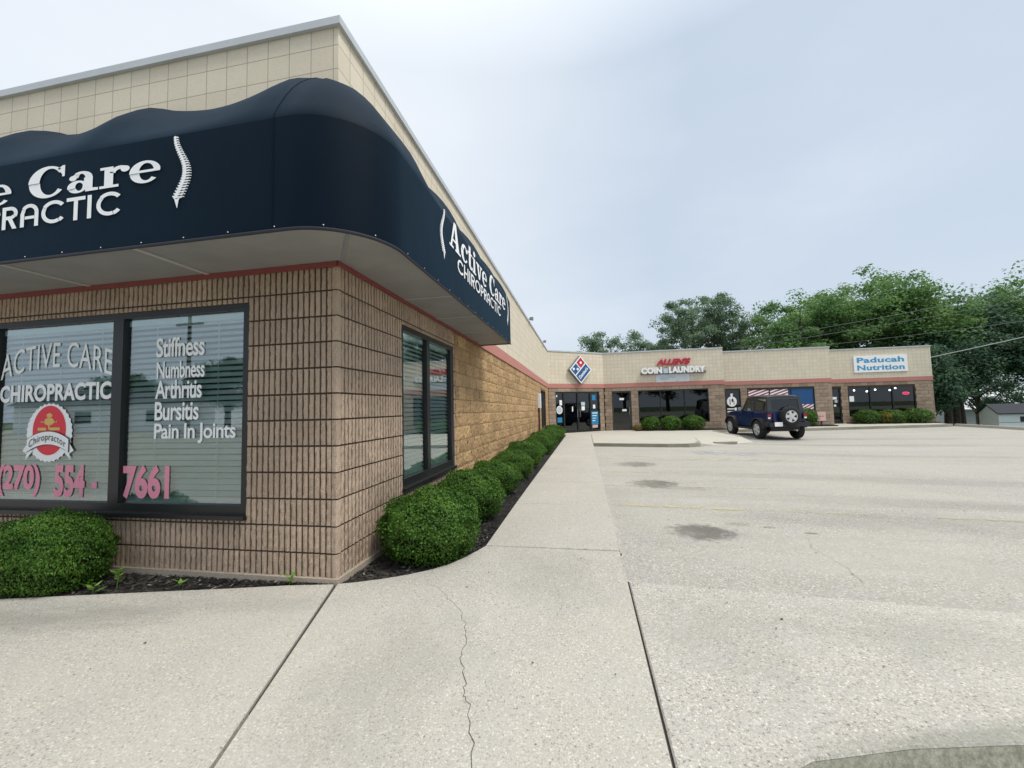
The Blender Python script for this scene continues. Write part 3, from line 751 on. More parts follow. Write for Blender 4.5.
def pieces(u0, u1, holes, v0, v1):
    """horizontal runs of a course that miss the holes (a, b, low, high)"""
    runs = [(u0, u1)]
    for (a, b2, lo, hi) in holes:
        if hi > v0 + 0.03 and lo < v1 - 0.03:
            nr = []
            for (s, e) in runs:
                if b2 <= s or a >= e: nr.append((s, e)); continue
                if a > s: nr.append((s, a))
                if b2 < e: nr.append((b2, e))
            runs = nr
    return [r_ for r_ in runs if r_[1] - r_[0] > 0.02]
def backing(mb, F, u0, u1, holes, v0, v1, w0, w1):
    cuts = sorted({v0, v1} | {h for a in holes for h in a[2:4] if v0 < h < v1})
    for lo, hi in zip(cuts[:-1], cuts[1:]):
        for s, e in pieces(u0, u1, [(a, b2, l, h) for a, b2, l, h in holes], lo, hi):
            mb.fbox(F, s, e, lo, hi, w0, w1)
def rough_block(mb, F, u0, u1, v0, v1, wback, amp, nu, nv, tint, rr, jit=0.0):
    b0 = []
    vs = []
    for j in range(nv + 1):
        for i in range(nu + 1):
            u = u0 + (u1 - u0) * i / nu; v = v0 + (v1 - v0) * j / nv
            edge = i in (0, nu) or j in (0, nv)
            w = -amp * (rr.random() * 0.9 + (0.35 if edge else 0.0))
            if jit: u += rr.uniform(-jit, jit)
            vs.append(F(u, v, w))
    n1 = nu + 1
    fs = [(j * n1 + i, j * n1 + i + 1, (j + 1) * n1 + i + 1, (j + 1) * n1 + i) for j in range(nv) for i in range(nu)]
    k = len(vs)
    vs += [F(u0, v0, wback), F(u1, v0, wback), F(u1, v1, wback), F(u0, v1, wback)]
    bot = list(range(0, nu + 1)); top = [nv * n1 + i for i in range(nu + 1)]; lef = [j * n1 for j in range(nv + 1)]; rig = [j * n1 + nu for j in range(nv + 1)]
    fs.append(tuple([k, k + 1] + bot[::-1])); fs.append(tuple(top + [k + 2, k + 3])); fs.append(tuple(lef + [k + 3, k])[::-1]); fs.append(tuple(rig[::-1] + [k + 1, k + 2])[::-1])
    mb.add(vs, fs, tint)
def ribbed(mb, F, u0, u1, holes, rr):
    pitch = C / 4
    for c_ in range(12):
        v0 = c_ * C + 0.0075; v1 = (c_ + 1) * C - 0.0075
        k0 = int(math.floor(u0 / pitch)); k1 = int(math.ceil(u1 / pitch))
        for k in range(k0, k1):
            a = k * pitch + 0.0085; b2 = (k + 1) * pitch - 0.0085
            if a < u0 - 1e-4 or b2 > u1 + 1e-4: continue
            lo, hi = v0, v1
            skip = False
            for (ha, hb, hl, hh) in holes:
                if b2 > ha and a < hb:
                    if lo >= hl - 0.01 and hi <= hh + 0.01: skip = True
                    elif hl < hi and lo < hl: hi = min(hi, hl - 0.004)
                    elif hh > lo and hi > hh: lo = max(lo, hh + 0.004)
            if skip or hi - lo < 0.03: continue
            blk = (int(k // 8) * 31 + c_ * 17) % 13 / 13
            rough_block(mb, F, a, b2, lo, hi, -0.028, 0.0075, 2, 6, min(1, max(0, blk * .7 + rr.uniform(-.15, .45))), rr, 0.0012)
rr = random.Random(3)
WL = (-3.62, -0.82, 0.475, 2.19)     # big street window
WS = (1.12, 2.76, 0.47, 2.19)       # side window
WS2 = (14.7, 16.8, 0.45, 2.20)      # narrow far window of the wing
m_ = MB(); ribbed(m_, FL_, -7.5, -0.050, [WL], rr); m_.build('ribbed_wall', M['rib'], mall)
m_ = MB(); ribbed(m_, FS, 0.050, 2.88, [WS], rr); m_.build('ribbed_wall', M['rib'], mall)
m_ = MB()
for c_ in range(12):
    v0, v1 = c_ * C + .006, (c_ + 1) * C - .006; t = rr.random()
    # corner stones: rough on both faces with a worn arris
    nz = 5; vs = []
    for j in range(nz + 1):
        z = v0 + (v1 - v0) * j / nz; q = lambda: rr.uniform(-.004, .004)
        vs += [(-.050, 0.003 + q() * .5, z), (-.03, q(), z), (-.012 + q(), q(), z), (-.002 + q() * .6, .012 + q(), z), (q(), .03, z), (-.003 + q() * .5, .050, z)]
    fs = [(j * 6 + i, j * 6 + i + 1, (j + 1) * 6 + i + 1, (j + 1) * 6 + i) for j in range(nz) for i in range(5)]
    fs += [(5, 4, 3, 2, 1, 0), tuple(nz * 6 + i for i in range(6))]
    m_.add(vs, fs, t)
m_.build('corner_block', M['rib'], mall)
m_ = MB(); backing(m_, FL_, -14, -0.03, [WL], 0, BAND0, -.2, -.018)
m_.build('wall_core', M['mortar'], mall)
m_ = MB(); backing(m_, FS, 0.03, 2.86, [WS], 0, BAND0, -.2, -.018); m_.build('wall_core', M['mortar'], mall)
# split faced ochre blocks along the lot
def blocks(mb, F, u0, u1, holes, rr, amp=0.016, nu=6, nv=3, v_top=BAND0, off=0.0, wback=-.03, L=0.4064):
    for c_ in range(int(round(v_top / C))):
        v0, v1 = c_ * C + .005, (c_ + 1) * C - .005
        o_ = off + (L / 2 if c_ % 2 else 0)
        k = math.floor((u0 - o_) / L)
        while k * L + o_ < u1:
            s = max(u0, k * L + o_ + .005); e = min(u1, (k + 1) * L + o_ - .005); k += 1
            if e - s < .03: continue
            for (a, b2) in pieces(s, e, holes, v0, v1):
                if b2 - a < .025: continue
                rough_block(mb, F, a, b2, v0, v1, wback, amp, max(1, int(nu * (b2 - a) / L + .5)), nv, rr.random(), rr)
m_ = MB(); blocks(m_, FS, 2.88, 18.28, [WS2], rr, 0.018, 9, 5); m_.build('split_face_wall', M['ochre'], mall)
m_ = MB()
for a, b2 in [(2.87, 8), (8, 13), (13, 18.3)]: backing(m_, FS, a, b2, [WS2], 0, BAND0, -.2, -.019)
m_.build('wall_core', M['mortar_light'], mall)
# shop fronts: openings (u0, u1, v0, v1)
O_D = [(0.45, 3.44, 0.0, 2.22)]
O_1 = [(3.42, 4.50, 0.0, 2.24), (4.88, 8.60, 0.42, 2.22)]
O_2 = [(10.02, 10.90, 0.0, 2.20), (11.26, 14.78, 0.34, 2.19)]
O_3 = [(16.52, 17.04, 0.0, 2.15), (17.42, 20.90, 0.38, 2.17)]
segs = [(FD, 0.02, LD - .02, O_D), (F1, 3.02, 9.42, O_1), (F2, 9.44, 15.66, O_2), (F3, 15.68, 21.80, O_3)]
for F, a, b2, ho in segs:
    m_ = MB(); blocks(m_, F, a, b2, ho, rr, 0.012, 4, 2); m_.build('shop_wall', M['taupe'], mall)
    m_ = MB(); backing(m_, F, a, b2, ho, -.3, BAND0, -.2, -.019); m_.build('wall_core', M['mortar'], mall)
# returns and end wall, back wall, roof
for bx in [(9.22, 9.42, 20.61, 22.7, -.5, 4.25), (15.46, 15.66, 22.51, 24.4, -.5, 4.25), (21.6, 21.8, 24.22, 33, -.5, 4.24)]:
    m_ = MB(); m_.box(*bx); m_.build('end_wall', M['taupe'], mall)
m_ = MB(); m_.box(-14, 21.8, 33, 33.2, -.6, 4.2); m_.box(-14, -13.8, 0.1, 33, -.3, 4.2); m_.build('back_wall', M['taupe'], mall)
m_ = MB(); m_.add([(-14, .1, 4.0), (-.1, .1, 4.0), (-.1, 18.3, 3.9), (3, 20.7, 3.88), (9.3, 20.7, 3.88), (9.3, 22.6, 3.88), (15.5, 22.6, 3.88), (15.5, 24.3, 3.88), (21.7, 24.3, 3.88), (21.7, 33, 3.88), (-14, 33, 3.88)], [tuple(range(11))])
m_.build('roof', M['roofing'], mall)
# red band, cream parapet, coping
def course(name, mat, v0, v1, w0, w1, top_step=True):
    m_ = MB()
    m_.fbox(FL_, -14, w1, v0, v1, w0, w1)
    for a, b2 in [(-w0 + .0005, 3.0), (3.0, 8), (8, 13), (13, 18.3)]: m_.fbox(FS, a, b2, v0, v1, w0, w1)
    m_.fbox(FD, -.005, LD + .0, v0, v1, w0, w1)
    m_.fbox(F1, 3.0, 9.42 + w1 * .5, v0, v1, w0, w1); m_.fbox(F2, 9.44, 15.66 + w1 * .5, v0, v1, w0, w1); m_.fbox(F3, 15.68, 21.80 + w1, v0, v1, w0, w1)
    return m_.build(name, mat, mall)
course('red_band', M['band'], BAND0 + .003, BAND1, -.2, 0.014)
course('parapet', M['cream'], BAND1 + .002, TOP, -.2, 0.003)
course('coping', M['coping'], TOP + .001, TOP + .066, -.24, 0.035)
m_ = MB(); m_.fbox(F3, 21.6, 21.815, BAND1 + .002, TOP, -8.8, -.21); m_.build('parapet', M['cream'], mall)
# footing that shows under the ribs
m_ = MB(); m_.fbox(FL_, -14, 0.018, -.3, 0.028, -.2, 0.018); m_.fbox(FS, -.017, 18.3, -.3, 0.027, -.2, 0.019); m_.build('footing', M['footing'], mall)
# interiors
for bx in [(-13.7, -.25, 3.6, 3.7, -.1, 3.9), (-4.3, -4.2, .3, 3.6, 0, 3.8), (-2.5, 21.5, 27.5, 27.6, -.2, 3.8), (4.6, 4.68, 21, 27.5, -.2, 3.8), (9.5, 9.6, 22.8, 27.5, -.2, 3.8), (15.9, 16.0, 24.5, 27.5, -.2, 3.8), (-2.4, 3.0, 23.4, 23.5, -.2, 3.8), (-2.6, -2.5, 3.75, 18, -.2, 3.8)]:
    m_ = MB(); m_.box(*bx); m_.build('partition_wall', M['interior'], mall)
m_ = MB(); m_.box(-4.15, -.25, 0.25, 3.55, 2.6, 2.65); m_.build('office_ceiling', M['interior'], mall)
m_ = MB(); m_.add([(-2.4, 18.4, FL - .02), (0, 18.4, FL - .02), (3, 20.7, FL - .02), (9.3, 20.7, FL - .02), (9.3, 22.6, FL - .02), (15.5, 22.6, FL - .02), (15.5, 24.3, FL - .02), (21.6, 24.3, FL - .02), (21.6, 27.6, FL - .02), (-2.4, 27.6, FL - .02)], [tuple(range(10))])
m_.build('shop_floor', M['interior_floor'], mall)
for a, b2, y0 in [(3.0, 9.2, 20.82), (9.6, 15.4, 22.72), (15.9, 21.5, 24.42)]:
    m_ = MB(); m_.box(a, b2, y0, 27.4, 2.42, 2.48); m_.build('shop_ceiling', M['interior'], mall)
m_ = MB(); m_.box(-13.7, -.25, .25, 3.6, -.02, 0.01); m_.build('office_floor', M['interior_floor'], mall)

# windows -----------------------------------------------------------
def window(F, o, mullions, fw=0.055, mat='dark', glassmat='glass', sill=True, mw=0.05, wf=-.02, dp=.09, thick_bottom=0.0):
    """frame mesh with panes as children; returns frame object and pane spans"""
    a, b2, lo, hi = o
    g = MB()
    g.fbox(F, a, b2, hi - fw, hi, wf - dp, wf); g.fbox(F, a, b2, lo, lo + fw + thick_bottom, wf - dp, wf)
    g.fbox(F, a, a + fw, lo + fw + thick_bottom, hi - fw, wf - dp, wf); g.fbox(F, b2 - fw, b2, lo + fw + thick_bottom, hi - fw, wf - dp, wf)
    ed = [a + fw]
    for mu in mullions:
        g.fbox(F, mu - mw / 2, mu + mw / 2, lo + fw + thick_bottom, hi - fw, wf - dp, wf); ed += [mu - mw / 2, mu + mw / 2]
    ed.append(b2 - fw)
    fr = g.build('window', M[mat], mall)
    if sill:
        s = MB(); s.fbox(F, a - .02, b2 + .02, lo - .035, lo - .002, -.1, 0.03); s.build('sill', M[mat], fr)
    spans = [(ed[i], ed[i + 1]) for i in range(0, len(ed), 2)]
    for (s, e) in spans:
        q = MB(); q.fquad(F, s - .01, e + .01, lo + fw - .01 + thick_bottom, hi - fw + .01, wf - dp * .55)
        q.build('pane', M[glassmat], fr)
    return fr, spans
def blind(F, fr, s, e, lo, hi, w, pitch=0.05, tilt=0.45, rr=random.Random(1), lift=0.0):
    g = MB(); v = lo + .03
    dw = 0.052 * math.cos(tilt) / 2; dv = 0.052 * math.sin(tilt) / 2
    while v < hi - .05:
        j = rr.uniform(-.002, .002); j2 = rr.uniform(-.002, .002)
        g.quad(F(s, v - dv + j, w + dw), F(e, v - dv + j2, w + dw), F(e, v + dv + j2, w - dw), F(s, v + dv + j, w - dw)); v += pitch
    g.fbox(F, s, e, hi - .05, hi, w - .03, w + .03); g.fbox(F, s, e, lo - .01, lo + .012, w - .025, w + .025)
    n = max(2, int((e - s) / .45))
    for k in range(n): 
        u = s + (e - s) * (k + .5) / n; g.fbox(F, u - .003, u + .003, lo, hi, w + dw + .001, w + dw + .003)
    return g.build('blind', M['blind'], fr)
fr_l, sp = window(FL_, WL, [-2.15], 0.05, mw=0.11, thick_bottom=.02, dp=.06)
blind(FL_, fr_l, sp[0][0] - .02, sp[0][1] + .03, .54, 2.13, -.10, 0.050, .80)
blind(FL_, fr_l, sp[1][0] - .03, sp[1][1] + .02, .54, 2.13, -.10, 0.050, .80)
fr_s, sp2 = window(FS, WS, [1.87], 0.055, mw=0.09, thick_bottom=.03, dp=.06)
blind(FS, fr_s, sp2[0][0] - .02, sp2[0][1] + .02, .50, 2.13, -.10, 0.050, .80)
blind(FS, fr_s, sp2[1][0] - .02, sp2[1][1] + .02, .50, 2.13, -.10, 0.050, .80)
window(FS, WS2, [15.75], 0.06, 'bronze', 'shop_glass', sill=False)
# window lettering and decals
WT = -.047
for body, u1, v0, v1 in [('Stiffness', -1.275, 1.785, 1.955), ('Numbness', -1.270, 1.60, 1.745), ('Arthritis', -1.295, 1.425, 1.585), ('Bursitis', -1.32, 1.24, 1.40), ('Pain In Joints', -.955, 1.045, 1.215)]:
    g = MB(); put_text(g, FL_, body, -1.77 if body != 'Numbness' else -1.76, u1, v0, v1, WT, 0.018, .94)
    g.build('lettering', M['white'], fr_l)
g = MB()
put_text(g, FL_, 'CHIROPRACTIC', -3.55, -2.245, 1.44, 1.60, WT, 0.035, 1.02); g.build('lettering', M['white'], fr_l)
g = MB()
put_text(g, FL_, 'ACTIVE CARE', -3.55, -2.245, 1.65, 1.88, WT, 0.0, 1.05, warp=lambda s, t, u, v: (u, v + .10 * (1 - (2 * s - 1) ** 2)))
g.build('lettering', M['white'], fr_l)
for body, u0, u1 in [('(270)', -3.53, -3.015), ('554', -2.85, -2.50), ('7661', -2.085, -1.60)]:
    g = MB(); put_text(g, FL_, body, u0, u1, .575, .865, WT, 0.04, 1.0); g.build('lettering', M['pink'], fr_l)
g = MB(); g.fquad(FL_, -2.42, -2.365, .66, .715, WT); g.build('lettering', M['pink'], fr_l)
# seal
sc_ = (-2.93, 1.155)
seal = MB(); pl_ = []
for k in range(96):
    t = 2 * PI * k / 96; r_ = 1.0 + (.035 if k % 3 == 1 else -.012); pl_.append((sc_[0] + .265 * r_ * math.cos(t), sc_[1] + .262 * r_ * math.sin(t)))
seal.add([FL_(u, v, WT) for u, v in pl_], [tuple(range(96))])
sealo = seal.build('seal_decal', M['white'], fr_l)
def sheet(polys, w, mat, name='seal_decal'):
    g = MB(); fill_sheet(g, FL_, polys, w, .0002); return g.build(name, M[mat], fr_l)
sheet(disc(sc_[0], sc_[1] + .02, .195, .225, 40), WT + .002, 'red')
cx, cy = sc_
gold = disc(cx, cy + .155, .035, .02) + disc(cx - .0, cy + .10, .06, .035) + rect(cx - .008, cx + .008, cy + .03, cy + .16) + [[(cx - .11, cy - .02), (cx + .12, cy - .02), (cx + .07, cy - .05), (cx - .05, cy - .05)]] + rect(cx - .13, cx - .03, cy + .02, cy + .045) + rect(cx + .01, cx + .13, cy + .02, cy + .045)
for sx in (-.09, -.07, .07, .09): gold += disc(cx + sx, cy + .10 + abs(sx) * .2 - .02, .008, .008, 8)
sheet(gold, WT + .0035, 'gold')
def rib_pt(s, t): 
    u = cx - .245 + .49 * s; return (u, cy - .175 + .115 * t + .07 * (1 - (2 * s - 1) ** 2))
rb = [[rib_pt(k / 12, 0), rib_pt((k + 1) / 12, 0), rib_pt((k + 1) / 12, 1), rib_pt(k / 12, 1)] for k in range(12)]
tails = [[(cx - .245, cy - .16), (cx - .25, cy - .10), (cx - .30, cy - .165), (cx - .25, cy - .19), (cx - .265, cy - .245), (cx - .17, cy - .16)], [(cx + .245, cy - .16), (cx + .17, cy - .16), (cx + .265, cy - .245), (cx + .25, cy - .19), (cx + .30, cy - .165), (cx + .25, cy - .10)]]
sheet(tails[:1], WT + .0045, 'white', 'ribbon_tail'); sheet(tails[1:], WT + .0045, 'white', 'ribbon_tail')
def rib_out(s, t, e=.006): 
    u, v = rib_pt(s, t); return (u + (e if s > .5 else -e) * (1 if s in (0, 1) else 0), v + (e if t > .5 else -e))
sheet([[rib_out(k / 12, 0), rib_out((k + 1) / 12, 0), rib_out((k + 1) / 12, 1), rib_out(k / 12, 1)] for k in range(12)], WT + .006, 'ink')
sheet(rb, WT + .009, 'white')
g = MB(); put_text(g, FL_, 'Chiropractor', cx - .215, cx + .215, cy - .16, cy - .075, WT + .013, 0.0, 1.1, warp=lambda s, t, u, v: (u, v + .07 * (1 - (2 * s - 1) ** 2)))
g.build('seal_lettering', M['ink'], fr_l)

# shop windows
frw, _ = window(F1, O_1[1], [6.08, 7.35], 0.05, 'dark', 'shop_glass', False)
frf, _ = window(F2, O_2[1], [12.45, 13.57], 0.05, 'dark', 'shop_glass', False)
frn, _ = window(F3, O_3[1], [18.58, 19.74], 0.05, 'dark', 'shop_glass', False)
# flag film on the third shop's window
def clip_stripe(poly, u0, u1, v0, v1):
    def cl(poly, ins, cut):
        out = []
        for i in range(len(poly)):
            a, b2 = poly[i - 1], poly[i]
            if ins(b2):
                if not ins(a): out.append(cut(a, b2))
                out.append(b2)
            elif ins(a): out.append(cut(a, b2))
        return out
    def cu(x): return lambda a, b2: (x, a[1] + (b2[1] - a[1]) * (x - a[0]) / (b2[0] - a[0]))
    def cv(y): return lambda a, b2: (a[0] + (b2[0] - a[0]) * (y - a[1]) / (b2[1] - a[1]), y)
    for ins, cut in [(lambda p: p[0] >= u0, cu(u0)), (lambda p: p[0] <= u1, cu(u1)), (lambda p: p[1] >= v0, cv(v0)), (lambda p: p[1] <= v1, cv(v1))]:
        if not poly: return []
        poly = cl(poly, ins, cut)
    return poly
WFm = -.05
g = MB(); g.fquad(F2, 11.33, 14.72, .40, 2.13, WFm); g.build('flag_film', M['flag_blue'], frf)
film_red = plain('flag_red', (0.33, 0.03, 0.06), .5)
for (u0, u1, v0, v1, a) in [(11.33, 12.42, 1.45, 2.12, .36), (12.48, 13.42, 1.62, 2.12, .36), (14.0, 14.70, .45, 1.22, .55)]:
  wst = MB(); rst = MB(); rst.fquad(F2, u0, u1, v0, v1, WFm + .002); rst.build('flag_film', film_red, frf)
  for i in range(18):
    st = -1.6 + i * .16 + v0
    q = [(u0 - 1, st - a), (u1 + 1, st + a * (u1 - u0 + 1)), (u1 + 1, st + a * (u1 - u0 + 1) + .08), (u0 - 1, st - a + .08)]
    q2 = clip_stripe(q, u0, u1, v0, v1)
    if q2 and len(q2) > 2: wst.add([F2(u, v, WFm + .004) for u, v in q2], [tuple(range(len(q2)))])
  wst.build('stripe', M['white'], frf)
# nutrition window paper and paper notices
g = MB(); g.fquad(F3, 17.50, 17.74, 1.30, 1.62, WFm + .004); g.build('notice', M['white'], frn)

def door(F, o, fw=.06, handle=True, mat='dark', mid=None, rail=None):
    a, b2, lo, hi = o
    g = MB(); wf, dp = -.03, .09
    g.fbox(F, a, b2, hi - fw, hi, wf - dp, wf); g.fbox(F, a, a + fw, lo, hi - fw, wf - dp, wf); g.fbox(F, b2 - fw, b2, lo, hi - fw, wf - dp, wf); g.fbox(F, a + fw, b2 - fw, lo, lo + .13, wf - dp, wf - .002)
    cuts = [a + fw]
    for mu, w_ in (mid or []):
        g.fbox(F, mu - w_ / 2, mu + w_ / 2, lo + .13, hi - fw, wf - dp, wf + .002); cuts += [mu - w_ / 2, mu + w_ / 2]
    cuts.append(b2 - fw)
    if rail: g.fbox(F, a + fw, b2 - fw, rail, rail + .06, wf - dp, wf - .004)
    d = g.build('door', M[mat], mall)
    for i in range(0, len(cuts), 2):
        q = MB(); q.fquad(F, cuts[i] - .01, cuts[i + 1] + .01, lo + .12, hi - fw + .01, wf - dp * .5); q.build('pane', M['shop_glass'], d)
    return d
dd = door(FD, O_D[0], .06, mid=[(1.0, .09), (1.93, .11), (2.80, .09)])
for u in (1.84, 2.02):
    h = MB(); h.tube([FD(u, .85, .0), FD(u, .85, .035), FD(u, 1.25, .035), FD(u, 1.25, .0)], .014, 6); h.build('handle', M['grey_metal'], dd)
def notice(F, u0, u1, v0, v1, mat, w=-.068, parent=None, name='notice'):
    g = MB(); g.fquad(F, u0, u1, v0, v1, w); return g.build(name, M[mat], parent)
notice(FD, 2.87, 3.36, .38, 1.12, 'sky_blue', parent=dd); notice(FD, 2.92, 3.3, .20, .36, 'pink_sign', parent=dd); notice(FD, 2.95, 3.2, 1.75, 2.05, 'sky_blue', parent=dd); notice(FD, 3.0, 3.16, 1.28, 1.5, 'white', parent=dd)
for k, (v0, v1) in enumerate([(1.0, 1.05), (.86, .9), (.72, .75), (.58, .62)]): notice(FD, 2.93, 3.3 - .06 * k, v0, v1, 'white', -.064, dd)
g = MB(); fill_sheet(g, FD, disc(.72, 1.25, .2, .22, 20), -.066); g.build('notice', M['white'], dd)
g = MB(); fill_sheet(g, FD, disc(.72, 1.25, .15, .17, 20), -.062); g.build('notice', M['faded'], dd)
notice(FD, .58, .88, .58, .85, 'sky_blue', parent=dd); notice(FD, .74, .90, 1.5, 1.78, 'white', parent=dd); notice(FD, .52, .60, 1.95, 2.06, 'white', parent=dd)
notice(FD, 2.20, 2.42, 1.2, 1.42, 'white', parent=dd); notice(FD, 2.18, 2.44, 1.46, 1.66, 'faded', parent=dd); notice(FD, 1.55, 1.62, 1.15, 1.42, 'white', parent=dd)
d1 = door(F1, O_1[0], .09, mat='bronze')
h = MB(); h.tube([F1(4.36, .9, 0), F1(4.36, .9, .04), F1(4.36, 1.3, .04), F1(4.36, 1.3, 0)], .016, 6); h.build('handle', M['grey_metal'], d1)
notice(F1, 3.85, 4.1, 1.72, 1.84, 'white', parent=d1); notice(F1, 3.98, 4.22, 1.08, 1.20, 'white', parent=d1)
d2 = door(F2, O_2[0], .05)
g = MB(); fill_sheet(g, F2, disc(10.42, 1.48, .27, .30, 24) + rect(10.36, 10.48, 1.76, 1.86) + rect(10.36, 10.50, 1.87, 1.95), -.066); g.build('emblem', M['white'], d2)
g = MB(); fill_sheet(g, F2, rect(10.30, 10.34, 1.30, 1.62) + disc(10.46, 1.55, .055, .11) + rect(10.52, 10.55, 1.3, 1.5), -.062); g.build('emblem', M['ink'], d2)
notice(F2, 10.15, 10.72, 1.02, 1.08, 'white', parent=d2); notice(F2, 10.15, 10.55, .86, .92, 'white', parent=d2); notice(F2, 10.55, 10.85, .95, 1.12, 'white', -.06, d2)
d3 = door(F3, O_3[0], .06)
notice(F3, 16.62, 16.84, 1.45, 1.6, 'white', parent=d3); notice(F3, 16.72, 16.86, 1.25, 1.42, 'faded', parent=d3); notice(F3, 16.66, 16.78, 1.02, 1.14, 'white', parent=d3)
# slim conduit and meter box on the wing near the inner corner
cd = MB(); cd.fbox(FS, 13.42, 13.50, 0.1, 1.9, 0.0, .06); co = cd.build('downpipe', plain('downpipe_brown', (.10, .035, .03), .6), mall)
cd = MB(); cd.fbox(FS, 13.30, 13.62, 1.35, 1.95, 0.0, .11); cd.build('meter_box', M['shed_white'], mall)

# ------------------------------------------------------------------ awning
aw = empty('awning', (0, 0, 0)); tag(aw, 'dark navy canvas awning wrapping the office corner with white lettering', 'awning')
OUT = 0.585; RAD = 0.53
ccx, ccy = OUT - RAD, -OUT - .025 + RAD
YF = -OUT - .025
path = []   # (outer xy, inner xy, rib phase)
Ltot_left = 6.6
rib_left = [-6.6, -5.45, -4.15, -2.95, -1.72, -.30]
s_list = []
xs_l = list(np.linspace(-6.6, ccx, 78))
for x in xs_l: path.append(((x, YF), (min(x, 0.0), 0.0), 'L', x))
for a in np.linspace(-90, 0, 19)[1:-1]:
    o_ = (ccx + RAD * math.cos(R(a)), ccy + RAD * math.sin(R(a)))
    t = (a + 90) / 90
    path.append((o_, (0.0, 0.0), 'C', t))
for yv in np.linspace(ccy, 4.3, 56): path.append(((OUT, yv), (0.0, max(0.0, yv)), 'S', yv))
ribs_L = [-6.6, -5.4, -4.15, -2.90, -1.62, -.22]
ribs_S = [0.42, 1.45, 2.45, 3.40, 4.3]
def sag(seg, q):
    if seg == 'L':
        rbs = ribs_L
        for a, b2 in zip(rbs[:-1], rbs[1:]):
            if a <= q <= b2: t = (q - a) / (b2 - a); return 4 * t * (1 - t)
        t = (q + .22) / (ccx + .22); return .42 * t
    if seg == 'C': return 0.42 + .25 * math.sin(q * PI)
    if q < .42: return 0.42 * (1 - (q - ccy) / (.42 - ccy))
    for a, b2 in zip(ribs_S[:-1], ribs_S[1:]):
        if a <= q <= b2: t = (q - a) / (b2 - a); return 4 * t * (1 - t)
    return 0
prof = [(1.0, 2.435), (1.0, 2.62), (1.0, 2.82), (1.0, 3.02), (1.0, 3.19), (.992, 3.225), (.93, 3.32), (.84, 3.44), (.74, 3.55), (.62, 3.655), (.48, 3.755), (.33, 3.845), (.16, 3.915), (0.005, 3.965)]
m_ = MB(); npf = len(prof); vs = []
for (o_, i_, seg, q) in path:
    s = sag(seg, q)
    for (d, z) in prof:
        tt = max(0, (z - 3.2) / .765)
        zz = z - 0.13 * s * tt ** 0.8 * (1 if seg != 'C' else .8)
        dd_ = d - (0.05 * s * math.sin(min(1, tt) * PI) if tt > 0 else 0)
        if z < 3.2: dd_ = d - 0.006 * s * math.sin((z - 2.43) / .77 * PI)
        x = i_[0] + (o_[0] - i_[0]) * dd_; y = i_[1] + (o_[1] - i_[1]) * dd_
        vs.append((x, y, zz))
fs = [(a * npf + b2, (a + 1) * npf + b2, (a + 1) * npf + b2 + 1, a * npf + b2 + 1) for a in range(len(path) - 1) for b2 in range(npf - 1)]
m_.add(vs, fs)
# closed ends
n_ = len(path)
for e in (0, n_ - 1):
    ids = [vs[e * npf + k] for k in range(npf)]
    i_ = path[e][1]
    ids.append((i_[0] + (.003 if e else 0), i_[1], 2.435))
    if e == 0: ids = ids[::-1]
    m_.add(ids[::-1], [tuple(range(len(ids)))])
canopy = m_.build('canopy', M['canvas'], aw, smooth=True)
# crease stays crisp
me = canopy.data
for ed_ in me.edges:
    a, b2 = ed_.vertices
    if a < len(vs) and b2 < len(vs) and a % npf == 4 and b2 % npf == 4: ed_.use_edge_sharp = True
# seams, hem, rivets
def seam(seg, q, o_, i_):
    g = MB(); pts = []
    s = sag(seg, q)
    for (d, z) in prof:
        tt = max(0, (z - 3.2) / .765); zz = z - 0.13 * s * tt ** .8; dd_ = d - (0.05 * s * math.sin(min(1, tt) * PI) if tt > 0 else 0)
        pts.append((i_[0] + (o_[0] - i_[0]) * dd_, i_[1] + (o_[1] - i_[1]) * dd_, zz))
    g.tube(pts, .0035, 5); return g.build('seam', M['canvas'], canopy)
for q in (-.05,): seam('L', q, (q, YF - .001), (q, 0))
hem = MB()
outer = [p[0] for p in path]
hem.tube([(x, y, 2.437) for x, y in outer], .011, 6); hem.build('hem', M['ink'], canopy)
rv = None; acc = 0; last = outer[0]
for k in range(1, len(outer)):
    a, b2 = Vector(outer[k - 1]), Vector(outer[k]); L_ = (b2 - a).length
    acc += L_
    if acc > .30 and b2.x > -3.2:
        acc = 0; d = (b2 - a).normalized(); nn = Vector((d.y, -d.x))
        if rv is None:
            g = MB(); g.lathe([(0.0001, .003), (.0035, .002), (.004, 0)], (0, 0, 0), (1, 0, 0), 8); rv = g.build('rivet', M['white_letter'], canopy)
            r0 = rv
        else:
            r0 = rv.copy(); COL.objects.link(r0); r0.parent = canopy
        r0.location = (b2.x + nn.x * .003, b2.y + nn.y * .003, 2.462); r0.rotation_euler = (0, 0, math.atan2(nn.y, nn.x))
# soffit with panel joints
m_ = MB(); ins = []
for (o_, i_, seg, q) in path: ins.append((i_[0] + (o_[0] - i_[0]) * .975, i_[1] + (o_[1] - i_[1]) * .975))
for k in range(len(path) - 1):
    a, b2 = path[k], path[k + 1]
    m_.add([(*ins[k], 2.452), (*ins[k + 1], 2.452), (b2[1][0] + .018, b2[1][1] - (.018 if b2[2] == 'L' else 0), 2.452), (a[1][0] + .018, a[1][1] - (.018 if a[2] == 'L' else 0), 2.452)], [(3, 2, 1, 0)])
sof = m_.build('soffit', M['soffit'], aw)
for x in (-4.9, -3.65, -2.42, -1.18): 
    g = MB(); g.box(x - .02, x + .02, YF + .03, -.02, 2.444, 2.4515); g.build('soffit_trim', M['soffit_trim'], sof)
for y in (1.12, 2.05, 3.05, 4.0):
    g = MB(); g.box(.022, OUT - .02, y - .012, y + .012, 2.447, 2.4515); g.build('soffit_trim', M['soffit_trim'], sof)
